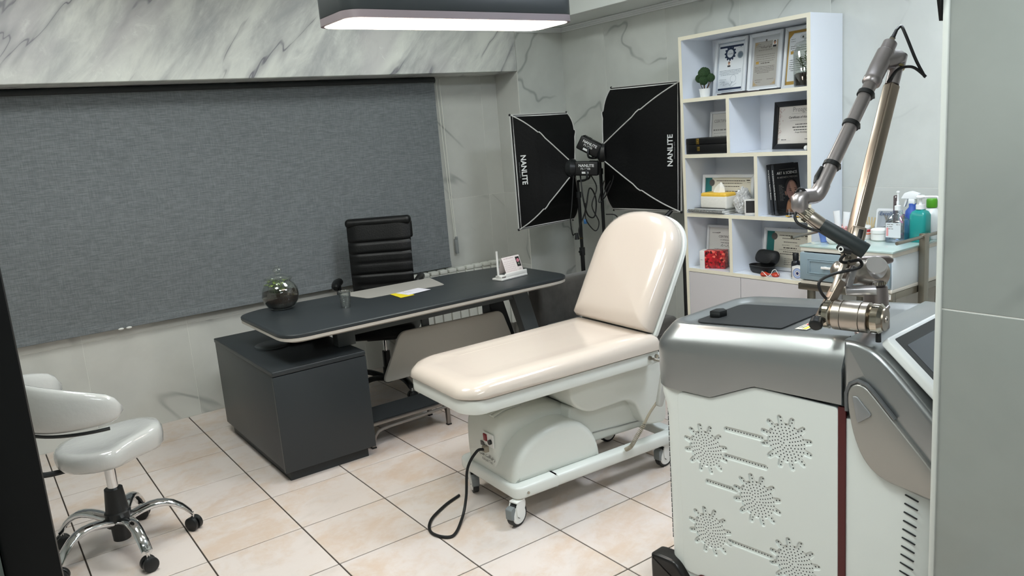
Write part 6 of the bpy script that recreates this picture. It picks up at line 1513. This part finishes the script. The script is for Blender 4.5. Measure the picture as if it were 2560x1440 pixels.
part('tube_head', MB().tube([tt - td * .055, tt - td * .05, tt - td * .0, tt + td * .038, tt + td * .042, tt + td * .056, tt + td * .062], [.018, .0235, .0245, .0235, .025, .0245, .019], 28), TITAN)
part('end_cap', MB().tube([tt - td * .055, tt - td * .082, tt - td * .085], [.019, .019, .015], 24), TITAN)
part('second_tube', MB().tube([tt + td * .055, tb], [.0178, .0190], 28), TITAN)
for k, q in enumerate((.20, .46, .80)):
    c = tt.lerp(tb, q + .04)
    mb = MB(); mb.tube([c - td * .006, c + td * .006], [.0225, .0225], 24); mb.box((c.x + .012, c.y + .020, c.z - .006), (.006, .010, .016), .002); part('strap', mb, BLACKP, 'black strap')
part('tube_lock', MB().tube([tt.lerp(tb, .87) + Vector((-.014, -.014, .006)), tt.lerp(tb, .95) + Vector((-.014, -.016, .006)), tt.lerp(tb, 1.0) + Vector((-.013, -.016, .006))], [.006, .008, .004], 10), BLACKP)
e1, e2, e3 = Vector((.522, -.010, 1.389)), Vector((.505, -.036, 1.388)), Vector((.498, -.050, 1.362))
part('lower_elbow', MB().tube(spline([tb - td * .002, tb + td * .018, e1, e2], 5), .021, 28), TITAN, ang=60)
part('wrist', MB().tube([e2 + Vector((.004, .006, 0)), e2, e2 + Vector((-.006, -.012, -.006)), Vector((.501, -.050, 1.362)), Vector((.503, -.048, 1.35))], [.020, .023, .0235, .022, .016], 28), TITAN, ang=60)
h0, h1, h2 = Vector((.504, -.046, 1.352)), Vector((.546, -.022, 1.312)), Vector((.645, .022, 1.240)); hd = (h1 - h0).normalized()
part('hand_neck', MB().tube([h0 - hd * .004, h0 + hd * .014], [.0165, .0175], 28), POL)
mb = MB(); mb.tube([h0 + hd * .012, h0 + hd * .026], [.0185, .0185], 28)
for k in range(20):
    a = 2 * pi * k / 20; x = hd.orthogonal().normalized(); y = hd.cross(x); c = h0 + hd * .019 + (x * cos(a) + y * sin(a)) * .0186; mb.box(c, (.003, .003, .012), M=axis((0, 0, 0), hd))
part('adjust_ring', mb, POL); lm.children[-1]['kind'] = 'stuff'
part('hand_metal', MB().tube([h0 + hd * .026, h0 + hd * .03, h1 - hd * .006, h1], [.0175, .0185, .0190, .0185], 28), SATIN)
gd = (h2 - h1).normalized()
part('hand_grip', MB().tube([h1, h1 + gd * .004, h1.lerp(h2, .5), h2 - gd * .004, h2, h2 - gd * .001, h2 - gd * .03], [.0180, .0195, .0205, .0215, .0205, .0165, .0150], 32), mat('grip_rubber', '202829', .5), 'black rubber hand grip')
mb = MB(); cl = h1.lerp(h2, .55) + Vector((-.002, -.010, -.022)); mb.tube([cl + Vector((-.012, -.006, .008)), cl, cl + Vector((.02, .01, -.008))], [.008, .014, .010], 14); part('grip_clip', mb, BLACKP)
part('clip_ring', MB().tube([cl + Vector((.002, -.016, 0)) + Vector((.006 * cos(a), 0, .006 * sin(a))) for a in [2 * pi * k / 12 for k in range(12)]], .0018, 6, closed=True), WHITEP)
# arm cables
def cable(pts, r=.0042): part('arm_cable', MB().tube(spline(pts, 6), r, 8), CBL)
pA = tt - td * .083
part('cable_plug', MB().tube([pA, pA - td * .018, pA - td * .019, pA - td * .045], [.0075, .0075, .006, .0045], 14), BLACKP)
part('plug_collar', MB().tube([pA, pA - td * .014], [.008, .008], 14), POL)
pB = pA - td * .045
cable([pB, pB - td * .012 + Vector((.006, .006, 0)), (.600, .350, 1.797), (.626, .355, 1.728), (.644, .366, 1.684), (.646, .366, 1.682), (.622, .343, 1.708), (.600, .305, 1.704), (.585, .276, 1.672)])
cable([(.49, -.05, 1.40), (.505, -.052, 1.412), (.52, -.036, 1.39), (.512, -.05, 1.372), (.496, -.066, 1.345), (.505, -.068, 1.322), (.53, -.05, 1.305), (.55, -.038, 1.298)], .0038)
cable([(.60, .0, 1.232), (.585, .005, 1.216), (.585, .03, 1.205), (.61, .06, 1.208), (.615, .05, 1.19), (.57, .0, 1.178), (.545, -.03, 1.16), (.55, -.03, 1.13), (.565, -.01, 1.10)], .0042)
